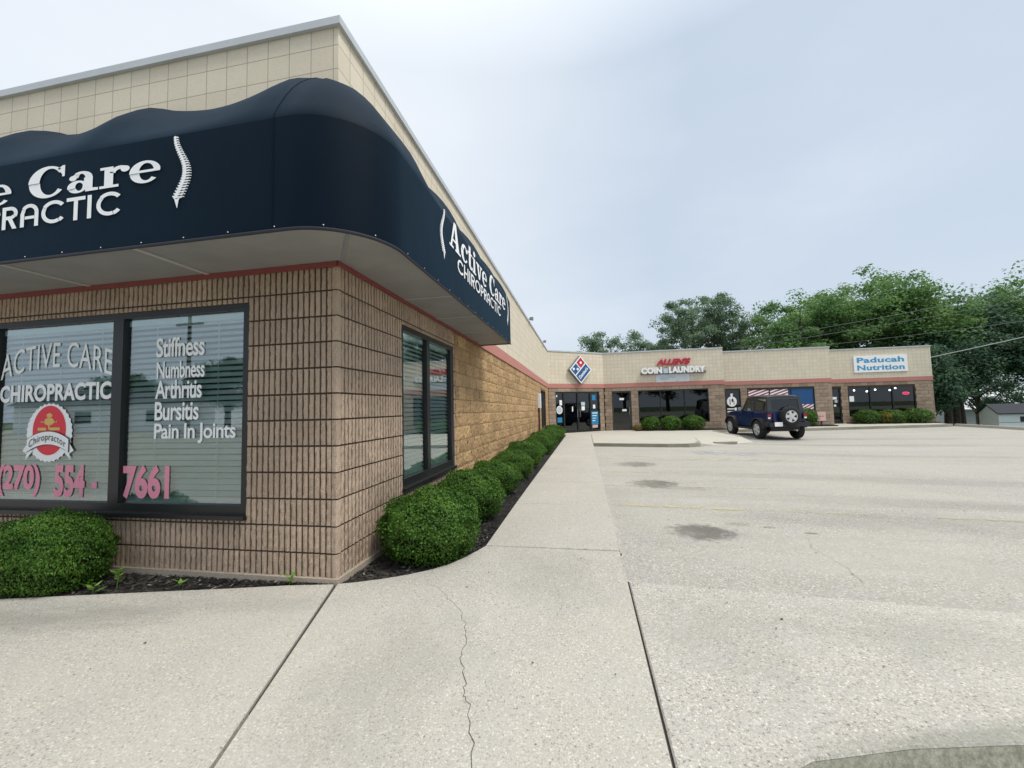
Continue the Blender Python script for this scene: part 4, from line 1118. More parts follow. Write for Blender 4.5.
g = MB(); g.add([(.03, -.01, 2.449), (ccx + RAD * .6, ccy - RAD * .72, 2.449), (ccx + RAD * .63, ccy - RAD * .69, 2.449), (.045, .01, 2.449)], [(0, 1, 2, 3)][::1]); g.build('soffit_trim', M['grey_metal'], sof)
m_ = MB(); m_.box(-6.6, .02, -.03, -.012, 2.41, 2.4505); m_.box(.012, .03, -.03, 4.3, 2.415, 2.4505); m_.build('wall_trim', plain('dark_red_trim', (.22, .05, .045), .7), aw)
# lettering on the street face and on the lot face
FAL = Frame((0, YF, 0), (1, 0, 0), (0, -1, 0), False); FAS = Frame((OUT, 0, 0), (0, 1, 0), (1, 0, 0), False)
SS = slab_serif(); RS = round_sans(.155)
wa, wc, wt_ = [sum(SS[ch][1] for ch in q_) for q_ in ('Active', 'Care', 'Active Care')]; sc0 = (-.90 - (-3.85)) / wt_
g = MB(); put_glyphs(g, FAL, 'Active', SS, -3.85, -3.85 + wa * sc0, 2.885, 3.115, .0025); g.build('lettering', M['white_letter'], canopy)
g = MB(); put_glyphs(g, FAL, 'Care', SS, -.90 - wc * sc0, -.90, 2.885, 3.115, .0025); g.build('lettering', M['white_letter'], canopy)
g = MB(); put_glyphs(g, FAL, 'CHIROPRACTIC', RS, -3.50, -1.235, 2.685, 2.855, .0025); g.build('lettering', M['white_letter'], canopy)
g = MB(); spine_polys(FAL, g, -.775, 2.67, 3.17, 1, .0025); g.build('spine_emblem', M['white_letter'], canopy)
g = MB(); spine_polys(FAL, g, -4.1, 2.67, 3.17, -1, .0025); g.build('spine_emblem', M['white_letter'], canopy)
wa, wc, wt_ = [sum(SS[ch][1] for ch in q_) for q_ in ('Active', 'Care', 'Active Care')]; sc0 = (3.86 - (.98)) / wt_
g = MB(); put_glyphs(g, FAS, 'Active', SS, .98, .98 + wa * sc0, 2.94, 3.23, .0025); g.build('lettering', M['white_letter'], canopy)
g = MB(); put_glyphs(g, FAS, 'Care', SS, 3.86 - wc * sc0, 3.86, 2.94, 3.23, .0025); g.build('lettering', M['white_letter'], canopy)
g = MB(); put_glyphs(g, FAS, 'CHIROPRACTIC', RS, 1.22, 3.45, 2.745, 2.90, .0025); g.build('lettering', M['white_letter'], canopy)
g = MB(); spine_polys(FAS, g, .80, 2.72, 3.22, -1, .0025); g.build('spine_emblem', M['white_letter'], canopy)
g = MB(); spine_polys(FAS, g, 4.03, 2.72, 3.26, 1, .0025); g.build('spine_emblem', M['white_letter'], canopy)

# ------------------------------------------------------------------ signs on the shops
ds = empty('diamond_sign', FD(2.13, 2.6, 0)); tag(ds, 'red and blue diamond sign with white dots above the corner shop doors', 'sign')
inv = Vector(ds.location)
class Sub:
    def __init__(s, F, o): s.F = F; s.o = Vector(o)
    def __call__(s, u, v, w=0): return s.F(u, v, w) - s.o
FDs = Sub(FD, inv)
cu_, cv_ = 2.02, 3.44; HU, HV = .755, .775
def dia(a, b2): # a along up-right edge 0..1, b along up-left edge 0..1 from the bottom corner
    return (cu_ + (a - b2) * HU, cv_ - HV + (a + b2) * HV)
def dquad(a0, a1, b0, b1): return [dia(a0, b0), dia(a1, b0), dia(a1, b1), dia(a0, b1)]
g = MB(); g.prism(dquad(0, 1, 0, 1), FDs, .02, .22); g.build('cabinet', M['raceway'], ds)
g = MB(); g.prism(dquad(.005, .995, .005, .995), FDs, .221, .226); g.build('face', M['white'], ds)
g = MB(); g.prism(dquad(.56, .94, .56, .94), FDs, .2265, .232); g.build('red_panel', M['sign_red'], ds)
g = MB(); g.prism(dquad(.06, .50, .56, .94), FDs, .2265, .232); g.build('blue_panel', M['blue'], ds)
g = MB(); g.prism(dquad(.06, .94, .06, .50), FDs, .2265, .232); g.build('blue_panel', M['blue'], ds)
for (a, b2) in [(.75, .75), (.20, .84), (.37, .66)]:
    g = MB(); c0 = dia(a, b2); g.add([FDs(u, v, .236) for u, v in disc(c0[0], c0[1], .075)[0]], [tuple(range(14))]); g.build('dot', M['white'], ds)
class Diag:
    def __call__(s, u, v, w=0):
        p = dia(u, v); return FDs(p[0], p[1], w)
g = MB(); put_text(g, Diag(), "Domino's", .14, .86, .19, .38, .237, 0.03); g.build('lettering', M['white'], ds)

ls = empty('channel_letter_sign', F1(6.8, 3.1, 0)); tag(ls, 'coin laundry sign of white channel letters under a red name on the parapet', 'sign')
F1s = Sub(F1, ls.location)
g = MB(); g.fbox(F1s, 5.06, 8.50, 3.10, 3.24, .005, .12); g.build('raceway', M['raceway'], ls)
for body, u0, u1 in [('COIN', 5.08, 6.20), ('LAUNDRY', 6.56, 8.46)]:
    g = MB(); put_text(g, F1s, body, u0, u1, 3.14, 3.50, .20, 0.06, 1.05, depth=.09); g.build('lettering', M['white'], ls)
g = MB(); g.fbox(F1s, 6.27, 6.52, 3.15, 3.42, .12, .18); g.build('small_panel', M['faded'], ls)
g = MB(); put_text(g, F1s, "ALLEN'S", 5.90, 7.64, 3.60, 3.95, .17, 0.05, 1.0, shear=.12, depth=.12); g.build('lettering', M['sign_red'], ls)
bn = empty('banner', F1(6.75, 2.56, 0)); tag(bn, 'faded pale vinyl banner hung under the laundry letters', 'banner')
Fb = Sub(F1, bn.location)
g = MB(); 
for i in range(8):
    for j in range(3):
        f_ = lambda a, b2: Fb(5.86 + 1.80 * a, 2.66 + .44 * b2, .02 + .012 * math.sin(a * 17 + b2 * 4))
        g.quad(f_(i / 8, j / 3), f_((i + 1) / 8, j / 3), f_((i + 1) / 8, (j + 1) / 3), f_(i / 8, (j + 1) / 3))
g.build('sheet', M['banner'], bn, smooth=True)
g = MB(); g.fquad(Fb, 6.15, 6.95, 2.90, 2.96, .04); g.fquad(Fb, 6.1, 6.6, 2.80, 2.86, .04); g.build('faded_print', M['faded'], bn)
ns = empty('board_sign', F3(19.2, 2.95, 0)); tag(ns, 'white board sign with two lines of blue lettering over the last shop', 'sign')
Fn = Sub(F3, ns.location)
g = MB(); g.fbox(Fn, 17.82, 20.58, 3.02, 4.0, .006, .05); g.build('board', M['white'], ns)
for body, v0, v1 in [('Paducah', 3.58, 3.90), ('Nutrition', 3.13, 3.45)]:
    g = MB(); put_text(g, Fn, body, 17.98, 20.42, v0, v1, .054, 0.035, 1.05); g.build('lettering', M['letter_blue'], ns)
# small sign on a post in front of the pillar
ps = empty('post_sign', (14.62, 21.75, FL)); tag(ps, 'small pinkish sign on a short post beside the dark shrub', 'sign')
g = MB(); g.box(-.035, .035, -.02, .02, 0, .42); g.build('post', M['ink'], ps)
g = MB(); g.box(-.21, .21, -.045, -.021, .30, .80); g.build('plate', M['pink_sign'], ps)
g = MB(); g.add([(x * .06 + sx, -.048, .55 + z * .04) for sx in (0,) for x, z in [(-2, 0), (-1, 1), (0, 0), (-1, -1)]], [(0, 1, 2, 3)][::-1]); g.box(.03, .10, -.047, -.0455, .53, .58); g.build('mark', M['sign_red'], ps)
# floodlights on the parapet
def flood(y, z, label):
    e = empty('floodlight', (0.0, y, z)); e.scale = (.5, .5, .5); tag(e, label, 'floodlight', 'floodlights on the parapet of the wing')
    g = MB(); g.tube([(-.06, 0, -.03), (-.02, 0, .06), (.10, 0, .14)], .018, 6); g.build('arm', M['grey_metal'], e)
    g = MB(); g.hexa([(.06, -.17, .06), (.30, -.20, .0), (.30, .20, .0), (.06, .17, .06), (.12, -.17, .20), (.36, -.20, .20), (.36, .20, .20), (.12, .17, .20)]); h = g.build('lamp_head', M['grey_metal'], e)
    g = MB(); g.quad((.302, -.18, .015), (.302, .18, .015), (.357, .18, .185), (.357, -.18, .185)); g.build('lens', M['white'], h)
flood(11.2, 4.48 + drop(11.2), 'grey floodlight on the parapet edge, the one nearer the awning')
flood(16.0, 4.48 + drop(16), 'grey floodlight on the parapet edge, the one nearer the inner corner')
# lamps hanging in the last shop and its red neon
lampm, nt, b = newmat('lamp_glow'); b.inputs['Emission Color'].default_value = (1, .97, .9, 1); b.inputs['Emission Strength'].default_value = 6
neonm, nt, b = newmat('neon_red'); b.inputs['Base Color'].default_value = (.4, .02, .06, 1); b.inputs['Emission Color'].default_value = (1, .05, .15, 1); b.inputs['Emission Strength'].default_value = 3
proto = None
for (u, v) in [(17.66, 1.92), (18.22, 1.98), (18.9, 1.90), (19.35, 1.99), (20.12, 1.94), (20.42, 2.05)]:
    if proto is None:
        e = empty('pendant_lamp'); tag(e, 'small lit pendant lamp hanging inside the last shop window', 'lamp', 'pendant lamps inside the last shop')
        g = MB(); g.tube([(0, 0, .06), (0, 0, .72)], .008, 5); g.build('cord', M['ink'], e)
        g = MB(); g.lathe([(.001, -.05), (.035, -.04), (.05, 0), (.035, .04), (.001, .05)], (0, 0, 0), (0, 0, 1), 12); g.build('bulb', lampm, e, smooth=True)
        proto = e
    else: e = copy_tree(proto)
    e.location = (u, 25.0, v + FL)
e = empty('neon_sign', (20.55, 24.42, 1.72 + FL)); tag(e, 'red neon sign glowing inside the last shop window', 'sign')
g = MB(); g.tube([(.17 * math.cos(t / 12 * 2 * PI), 0, .07 * math.sin(t / 12 * 2 * PI)) for t in range(13)], .014, 5); g.tube([(-.1, 0, 0), (.1, 0, .01)], .014, 5); g.build('tube', neonm, e)

# ------------------------------------------------------------------ shrubs
def leaf_cloud(n, cen, rad, size, r, shell=.24, flat=1.0, lump=.075, seed=0):
    """leaf quads in the outer shell of a clipped shrub"""
    g = np.random.default_rng(seed)
    d = g.normal(size=(n, 3)); d /= np.linalg.norm(d, axis=1)[:, None]
    d[:, 2] = np.abs(d[:, 2]) * np.where(g.random(n) < .72, 1, -0.95)
    d /= np.linalg.norm(d, axis=1)[:, None]
    ph = g.uniform(0, 6.28, 9)
    bumps = lump * (np.sin(d[:, 0] * 7 + ph[0]) * np.sin(d[:, 1] * 6 + ph[1]) + .6 * np.sin(d[:, 2] * 9 + ph[2] + d[:, 0] * 5) + .5 * np.sin(d[:, 0] * 17 + ph[3]) * np.sin(d[:, 1] * 15 + ph[4] + d[:, 2] * 12))
    depth = g.random(n) ** 1.3 * shell
    rr_ = (1 + bumps - depth + g.normal(size=n) * .022 + np.where(g.random(n) < .035, g.random(n) * .11, 0))
    P = np.array(cen) + d * np.array(rad) * rr_[:, None]
    low = d[:, 2] < 0
    dxy = d[:, :2] / np.maximum(1e-4, np.linalg.norm(d[:, :2], axis=1))[:, None]; tl = np.abs(d[:, 2])
    P[low, :2] = np.array(cen)[:2] + dxy[low] * np.array(rad)[:2] * ((1 - .30 * tl ** 1.6) * rr_)[low][:, None]
    P[low, 2] = cen[2] * (1 - tl[low] * 1.02)
    # orientation: roughly outward with scatter
    nr = d + g.normal(size=(n, 3)) * .55; nr /= np.linalg.norm(nr, axis=1)[:, None]
    a = np.cross(nr, g.normal(size=(n, 3))); a /= np.linalg.norm(a, axis=1)[:, None]; b2 = np.cross(nr, a)
    s = size * g.uniform(.6, 1.35, n)[:, None]
    V = np.empty((n, 4, 3)); V[:, 0] = P - a * s; V[:, 1] = P + b2 * s * .62; V[:, 2] = P + a * s; V[:, 3] = P - b2 * s * .62
    V[:, 0] -= nr * s * .25; V[:, 2] -= nr * s * .25
    patch = .5 + .5 * np.sin(d[:, 0] * 4 + ph[5]) * np.sin(d[:, 1] * 5 + ph[6] + d[:, 2] * 3)
    T = np.clip(g.random(n) * .62 + patch * .34 + .02, 0, 1)
    ok = P[:, 2] > 0.015
    V = V[ok]; T = T[ok]
    return V.reshape(-1, 3), np.arange(len(V) * 4).reshape(-1, 4), T
def make_shrub(rad, h, n, leaf, seed, mat='box_leaf', label='', cat='shrub', group=None, loc=(0, 0, 0), patch=None):
    e = empty('shrub', loc); tag(e, label, cat, group)
    cz = h * .47
    V, Q, T = leaf_cloud(n, (0, 0, cz), (rad, rad, h - cz), leaf, None, seed=seed)
    f = np_mesh('foliage', V, Q, M[mat], e, T)
    c = MB(); c.lathe([(.01, .05), (rad * .55, .06), (rad * .72, cz * .8), (rad * .70, cz * 1.1), (rad * .45, h * .72), (.01, h * .78)], (0, 0, 0), (0, 0, 1), 14); c.build('branch_mass', M['core'], e, smooth=True)
    s = MB()
    for k in range(5):
        a = k * 1.3 + seed; s.tube([(.02 * math.cos(a), .02 * math.sin(a), -.04), (.35 * rad * math.cos(a), .35 * rad * math.sin(a), h * .35)], [.014, .008], 5)
    s.build('stem', M['twig'], e)
    return e
GROUP_ROW = 'clipped round shrubs along the wing'
sA = make_shrub(.445, .575, 30000, .0105, 1, label='big clipped round shrub at the curved corner of the bed, largest of its row', group=GROUP_ROW, loc=(.47, .68, -.02))
sB = make_shrub(.42, .56, 26000, .0108, 2, label='clipped round shrub below the side window, second from the building corner', group=GROUP_ROW, loc=(.47, 1.92, -.02))
words_ = ['third', 'fourth', 'fifth', 'sixth', 'seventh', 'eighth', 'ninth', 'tenth', 'eleventh', 'twelfth']
ysr = [3.28, 4.62, 6.05, 7.5, 9.0, 10.5, 12.0, 13.5, 15.0, 16.4]
for k, yy in enumerate(ysr):
    o = copy_tree(sA if k % 2 else sB)
    sc = (.90 if k % 2 else .98) * (1.0 + .03 * ((k * 7) % 3)) * (1.0 if k < 5 else 1.08)
    o.location = (.47 + .02 * ((k * 5) % 3 - 1), yy, -.02 + drop(yy)); o.rotation_euler = (0, 0, 1.1 * k + .4); o.scale = (sc, sc * (1.0 if k < 4 else 1.12), sc * (.92 + .04 * (k % 3)))
    o['label'] = f'clipped round shrub in the row along the tan wall, {words_[k]} from the building corner'
sC = make_shrub(.62, .56, 38000, .0115, 3, label='wide clipped green shrub under the big lettered street window', loc=(-2.27, -.31, -.02), group=None)
sC.scale = (.80, .50, 1.0)
# shrubs before the shops: coarser leaves suffice
SG = 'clipped shrubs in front of the shops'
def far_shrub(x, y, rx, h, seed, label, mat='box_leaf'):
    e = make_shrub(rx, h, 2600, .035, seed, mat, label, 'shrub', SG, (x, y, FL)); return e
far_shrub(5.42, 20.12, .52, .76, 11, 'rounded shrub under the laundry window, nearest the laundry door')
far_shrub(6.48, 20.12, .56, .80, 12, 'rounded shrub under the laundry window, middle one of three')
far_shrub(7.62, 20.12, .60, .80, 13, 'rounded shrub under the laundry window, nearest the blue car')
far_shrub(14.05, 22.0, .55, .98, 14, 'dark rounded shrub between the blue car and the small post sign')
far_shrub(18.05, 23.72, .66, .82, 15, 'clipped shrub under the last shop window, nearest its door')
e = far_shrub(19.25, 23.72, .72, .80, 16, 'clipped shrub under the last shop window, middle one with a yellowed patch')
V, Q, T = leaf_cloud(500, (-.45, -.38, .38), (.28, .26, .26), .035, None, seed=77); np_mesh('yellowed_foliage', V, Q, M['yellow_leaf'], e, T)
far_shrub(20.50, 23.72, .74, .84, 17, 'clipped shrub under the last shop window, nearest the end of the building')
# low dead plant and stone near laundry door
e = empty('low_plant', (4.75, 20.15, FL)); tag(e, 'low brownish plant beside the laundry door', 'plant')
V, Q, T = leaf_cloud(420, (0, 0, .1), (.34, .26, .2), .05, None, seed=78); np_mesh('foliage', V, Q, M['yellow_leaf'], e, T * .3)
g = MB(); g.tube([(0, 0, -.03), (.02, 0, .14)], .02, 5); g.build('stem', M['twig'], e)
# weeds in the mulch
def weed(x, y, h, n, label, seed):
    r2 = random.Random(seed); e = empty('weed', (x, y, -.02)); tag(e, label, 'weed', 'weeds in the mulch bed by the street window')
    st = MB(); st.tube([(0, 0, 0), (.01, 0, h * .5), (.02, .005, h)], [.003, .0025, .0015], 5); st.build('stem', M['weed_leaf'], e)
    lf = MB()
    for k in range(n):
        z = h * (.35 + .65 * k / max(1, n - 1)); a = k * 2.4 + r2.random(); l = .05 * r2.uniform(.8, 1.3); up = r2.uniform(.2, .8)
        d = Vector((math.cos(a), math.sin(a), up)).normalized(); sd = Vector((-math.sin(a), math.cos(a), 0)); p0 = Vector((.015, 0, z))
        q = [p0, p0 + d * l * .5 + sd * l * .32, p0 + d * l * 1.25, p0 + d * l * .5 - sd * l * .32]
        lf.add(q, [(0, 1, 2, 3)], r2.random())
    lf.build('leaf', M['weed_leaf'], e)
weed(-1.66, -.27, .16, 9, 'tall thin weed with pale leaves at the edge of the wide shrub', 1)
weed(-1.72, -.385, .085, 6, 'short pale weed at the pavement edge in front of the wide shrub', 2)
weed(-.36, -.06, .08, 6, 'small yellowish weed against the ribbed wall near the corner', 3)
weed(-1.18, -.20, .05, 5, 'tiny weed alone in the dark mulch', 4)

# ------------------------------------------------------------------ parked car
def car():
    CX, CY = 9.95, 16.0
    base_z = zlot(9.87, 17) - .005
    e = empty('parked_car', (CX, CY, base_z)); tag(e, 'dark blue two door off-road car with black hard top and rear spare wheel', 'car')
    e.rotation_euler = (math.atan2(zlot(9.9, 18.5) - zlot(9.9, 16), 2.5), 0, R(5.5)); e.scale = (.95, 1, 1)
    paint = plain('navy_paint', (0.008, 0.018, 0.085), .3, 0.0, .5, coat=.3)
    blk = plain('black_plastic', (0.02, 0.02, 0.022), .55); top = plain('black_hardtop', (0.028, 0.03, 0.032), .5)
    tyre = plain('tyre_rubber', (0.014, 0.014, 0.015), .85); alloy = plain('silver_alloy', (0.62, 0.63, 0.64), .4, .3)
    tred = plain('tail_red', (0.45, 0.01, 0.012), .25); chrome = plain('mirror_face', (.85, .87, .9), .08, 1.0)
    WB = 2.46; RW = .405
    # tub: side profile with arches, extruded
    def arc(cy, r_, a0, a1, n=9): return [(cy + r_ * math.cos(R(a0 + (a1 - a0) * k / n)), .42 + r_ * math.sin(R(a0 + (a1 - a0) * k / n))) for k in range(n + 1)]
    prof = [(-.62, .60), (-.47, .60)] + arc(0, .47, 157, 23)[0:] + [(.47, .50), (WB - .50, .50)] + arc(WB, .50, 165, 40) + [(WB + .52, .78), (WB + .56, .98), (WB + .50, 1.10), (1.62, 1.17), (1.55, 1.20), (-.655, 1.175)]
    side = lambda u, v, w: Vector((w, u, v))
    g = MB()
    n = len(prof)
    # slight tumblehome: bottom wide, belt narrower; hood narrows to the front
    def half(u, v):
        hw = .775
        if u > 1.6: hw -= .10 * min(1, (u - 1.6) / 1.3)
        hw -= .02 * max(0, (v - .9) / .3)
        return hw
    vs = [(-half(u, v), u, v) for u, v in prof] + [(half(u, v), u, v) for u, v in prof]
    fs = [tuple(range(n)), tuple(range(2 * n - 1, n - 1, -1))] + [(i, n + i, n + (i + 1) % n, (i + 1) % n) for i in range(n)]
    g.add(vs, fs); body = g.build('body', paint, e)
    bv = body.modifiers.new('b', 'BEVEL'); bv.width = .02; bv.segments = 2; bv.limit_method = 'ANGLE'
    # under body
    g = MB(); g.box(-.6, .6, -.55, 2.9, .36, .56); g.tube([(-.7, 0, .41), (.7, 0, .41)], .06, 8); g.tube([(-.7, WB, .41), (.7, WB, .41)], .06, 8); g.build('chassis', blk, e)
    # hood
    g = MB(); hp = [(1.62, .70, 1.185), (2.1, .665, 1.19), (2.6, .625, 1.165), (2.92, .60, 1.12), (2.95, .59, 1.05)]
    vs = []
    for (u, w, z) in hp: vs += [(-w, u, z - .04), (-w * .9, u, z), (0, u, z + .03), (w * .9, u, z), (w, u, z - .04)]
    g.add(vs, [(k * 5 + i, k * 5 + i + 1, (k + 1) * 5 + i + 1, (k + 1) * 5 + i) for k in range(4) for i in range(4)]); g.build('hood', paint, e, smooth=True)
    g = MB(); g.box(-.56, .56, 2.955, 3.0, .70, 1.06); gr = g.build('grille', paint, e)
    g = MB()
    for k in range(7): g.box(-.25 + k * .075, -.21 + k * .075, 3.001, 3.006, .78, 1.0)
    g.build('slot', blk, gr)
    for s in (-1, 1):
        g = MB(); g.lathe([(.10, 0), (.10, .03), (.06, .045), (.001, .05)], (s * .43, 2.99, .92), (0, 1, 0), 16); g.build('headlight', M['white'], e)
    g = MB(); g.box(-.80, .80, 3.02, 3.22, .52, .72); g.build('front_bumper', blk, e)
    # hardtop shell as posts and roof, windows proud as panes
    def ring_at(u, z, w): return [(-w, u, z), (w, u, z)]
    g = MB()
    zb, zt = 1.185, 1.80
    wb, wt = .755, .66
    def X(z): return wb + (wt - wb) * (z - zb) / (zt - zb)
    ub = lambda z: -.64 + .13 * (z - zb) / (zt - zb)   # raked tail
    uf = lambda z: 1.50 - .42 * (z - zb) / (zt - zb)   # windscreen
    # roof
    rv_ = []
    for (u, dz) in [(ub(zt) - .0, -.02), (-.35, .035), (.2, .055), (.8, .05), (uf(zt) + .06, .0)]:
        rv_ += [(-wt - .01, u, zt + dz - .06), (-wt * .92, u, zt + dz - .005), (-.3, u, zt + dz + .025), (.3, u, zt + dz + .025), (wt * .92, u, zt + dz - .005), (wt + .01, u, zt + dz - .06)]
    g.add(rv_, [(k * 6 + i, k * 6 + i + 1, (k + 1) * 6 + i + 1, (k + 1) * 6 + i) for k in range(4) for i in range(5)] + [(5, 4, 3, 2, 1, 0), tuple(24 + i for i in range(6))])
    g.build('roof', top, e, smooth=False)
    def post(s, u0, u1, t0=zb, t1=zt - .03, th=.05, f0=None, f1=None):
        f0 = f0 or (lambda z: u0); f1 = f1 or (lambda z: u1)
        q = []
        for z in (t0, t1):
            q.append([(s * X(z), f0(z), z), (s * X(z), f1(z), z), (s * (X(z) - th), f1(z), z), (s * (X(z) - th), f0(z), z)])
        a = q[0] + q[1]
        if s > 0: a = [a[3], a[2], a[1], a[0], a[7], a[6], a[5], a[4]]
        return a
    g = MB()
    for s in (-1, 1):
        g.hexa(post(s, 0, 0, f0=ub, f1=lambda z: ub(z) + .12)); g.hexa(post(s, .40, .54)); g.hexa(post(s, 0, 0, f0=lambda z: uf(z) - .04, f1=lambda z: uf(z) + .05))
        g.hexa(post(s, 0, 0, t0=zb, t1=zb + .06, f0=lambda z: ub(z) + .12, f1=lambda z: .40)); g.hexa(post(s, 0, 0, t0=zt - .10, t1=zt - .03, f0=lambda z: ub(z) + .12, f1=lambda z: .40)); g.hexa(post(s, 0, 0, t0=zt - .08, t1=zt - .03, f0=lambda z: .54, f1=lambda z: uf(z) - .04))
    # tail frame round the back glass
    for (xa, xb, za, zc) in [(-.70, -.56, zb, zt - .06), (.56, .70, zb, zt - .06), (-.56, .56, zb, zb + .04), (-.56, .56, zt - .13, zt - .06)]:
        g.hexa([(xa, ub(za), za), (xb, ub(za), za), (xb, ub(za) + .05, za), (xa, ub(za) + .05, za), (xa * (.9 if abs(xa) > .6 else 1), ub(zc), zc), (xb * (.9 if abs(xb) > .6 else 1), ub(zc), zc), (xb * (.9 if abs(xb) > .6 else 1), ub(zc) + .05, zc), (xa * (.9 if abs(xa) > .6 else 1), ub(zc) + .05, zc)])
    g.build('hard_top', top, e)
    cg = M['car_glass']
    g = MB(); z0_, z1_ = zb + .03, zt - .1; g.quad((-.58, ub(z0_) + .02, z0_), (.58, ub(z0_) + .02, z0_), (.58, ub(z1_) + .02, z1_), (-.58, ub(z1_) + .02, z1_)); g.build('rear_window', cg, e)
    g = MB(); g.quad((-.70, uf(zb), zb), (.70, uf(zb), zb), (.62, uf(zt - .04), zt - .04), (-.62, uf(zt - .04), zt - .04)); g.build('windscreen', cg, e)
    for s in (-1, 1):
        def sp_(f0, f1, z0, z1, name, inset=.02):
            g = MB(); g.quad((s * (X(z0) - inset), f0(z0), z0), (s * (X(z0) - inset), f1(z0), z0), (s * (X(z1) - inset), f1(z1), z1), (s * (X(z1) - inset), f0(z1), z1)); return g.build(name, cg, e)
        sp_(lambda z: ub(z) + .1, lambda z: .42, zb + .05, zt - .09, 'side_window'); sp_(lambda z: .52, lambda z: uf(z) - .02, zb, zt - .07, 'side_window')
        # door skin with handle
        g = MB(); xo = .775
        dp = [(.58, .56), (1.40, .56), (1.50, .70), (1.50, 1.15), (.56, 1.15), (.56, .70)]
        g.prism(dp if s > 0 else dp, (lambda u, v, w: Vector((s * (half(u, v) + w), u, v))), -.01, .010); d = g.build('door', paint, e)
        g = MB(); g.box(min(s * .79, s * .815), max(s * .79, s * .815), .62, .76, 1.02, 1.05); g.build('handle', blk, d)
        # rear view mirror
        g = MB(); g.tube([(s * .74, 1.40, 1.19), (s * .92, 1.38, 1.24)], .025, 6); g.box(min(s * .86, s * 1.03), max(s * .86, s * 1.03), 1.34, 1.44, 1.17, 1.36); mm = g.build('mirror', blk, e)
        g = MB(); g.quad((s * .945 - .07, 1.338, 1.19), (s * .945 + .07, 1.338, 1.19), (s * .945 + .07, 1.338, 1.34), (s * .945 - .07, 1.338, 1.34)); g.build('mirror_glass', chrome, mm)
        # flares
        for (cy, r0, a0, a1) in [(0, .47, 8, 172), (WB, .50, 14, 178)]:
            g = MB(); vs = []; nn = 14
            for k in range(nn + 1):
                a = R(a0 + (a1 - a0) * k / nn)
                for (rr_, xw) in [(r0 - .01, .70), (r0 + .075, .75), (r0 + .06, .905), (r0 - .015, .925)]:
                    zz = .42 + rr_ * math.sin(a); yy = cy + rr_ * math.cos(a) * 1.04
                    vs.append((s * xw, yy, min(zz, .42 + r0 * .965 + (.03 if xw < .8 else 0))))
            fs = [(k * 4 + i, k * 4 + (i + 1) % 4, (k + 1) * 4 + (i + 1) % 4, (k + 1) * 4 + i) for k in range(nn) for i in range(4)] + [(0, 1, 2, 3), tuple(nn * 4 + i for i in (3, 2, 1, 0))]
            g.add(vs, fs); g.build('fender_flare', blk, e, smooth=False)
        # side step
        g = MB(); g.tube([(s * .80, .50, .44), (s * .86, .58, .42), (s * .86, 1.92, .42), (s * .80, 2.0, .44)], .045, 8); g.build('side_step', blk, e)
        # tail lamp
        g = MB(); g.box(min(s * .66, s * .81), max(s * .66, s * .81), -.71, -.62, .86, 1.08); tl = g.build('tail_light', blk, e)
        g = MB(); g.box(min(s * .68, s * .80), max(s * .68, s * .80), -.718, -.709, .96, 1.065); g.build('lens', tred, tl)
        g = MB(); g.box(min(s * .69, s * .79), max(s * .69, s * .79), -.717, -.709, .885, .945); g.build('reverse_lens', M['white'], tl)
    # tailgate, bumper, plate, spare
    g = MB(); g.box(-.55, .55, -.69, -.655, .62, 1.14); g.build('tailgate', paint, e)
    g = MB(); g.box(-.82, .82, -.86, -.66, .56, .72); g.box(-.88, -.74, -.80, -.5, .58, .74); g.box(.74, .88, -.80, -.5, .58, .74); g.build('rear_bumper', blk, e)
    g = MB(); g.box(-.62, -.30, -.885, -.87, .58, .75); g.build('licence_plate', M['white'], e)
    g = MB(); g.tube([(.35, -.75, .40), (.35, -.4, .42)], .035, 8); g.build('exhaust', alloy, e)
    def wheel(loc, axis, name='wheel', parent=e, width=.25, rt=RW):
        """axis points outwards"""
        ax = Vector(axis); w = width / 2
        tp = [(rt * .60, -w), (rt * .90, -w * 1.02), (rt * .975, -w * .8), (rt, -w * .45), (rt, w * .45), (rt * .975, w * .8), (rt * .90, w * 1.02), (rt * .60, w)]
        g = MB(); g.lathe(tp, loc, ax, 28); wo = g.build(name, tyre, parent, smooth=True)
        g = MB(); o_ = Vector(loc)
        g.lathe([(rt * .62, -w * .9), (rt * .60, w * .93), (rt * .55, w * .95), (rt * .53, w * .5), (rt * .2, w * .35), (.001, w * .35)], o_, ax, 28)
        rimdark = g.build('rim_well', blk, wo, smooth=False)
        g = MB(); a1 = Vector((0, 0, 1)); b1 = ax.cross(a1).normalized()
        for k in range(5):
            t = 2 * PI * k / 5 + .3
            d = a1 * math.cos(t) + b1 * math.sin(t); tt = -a1 * math.sin(t) + b1 * math.cos(t)
            q = []
            for (r_, hw) in [(.03, .055), (rt * .58, .075)]:
                for (h_, sgn) in [(w * .55, -1), (w * .55, 1), (w * .98, 1), (w * .98, -1)]: q.append(o_ + ax * h_ + d * r_ + tt * hw * sgn * (1 if h_ < w * .9 else .85))
            g.hexa(q)
        g.lathe([(rt * .62, w * .90), (rt * .62, w * 1.0), (rt * .54, w * 1.0), (rt * .53, w * .8)], o_, ax, 28)
        g.lathe([(.075, w * .6), (.07, w * 1.02), (.001, w * 1.04)], o_, ax, 16)
        g.build('rim', alloy, wo); return wo
    for s in (-1, 1):
        wheel((s * .79, 0, RW), (s, 0, 0)); wheel((s * .79, WB, RW), (s, 0, 0))
    wheel((.04, -.83, .98), (0, -1, 0), 'spare_wheel', e, .24, .40)
    g = MB(); g.box(-.10, .18, -.72, -.69, .8, 1.14); g.box(-.02, .10, -.86, -.70, 1.20, 1.40) ; g.build('spare_carrier', blk, e)
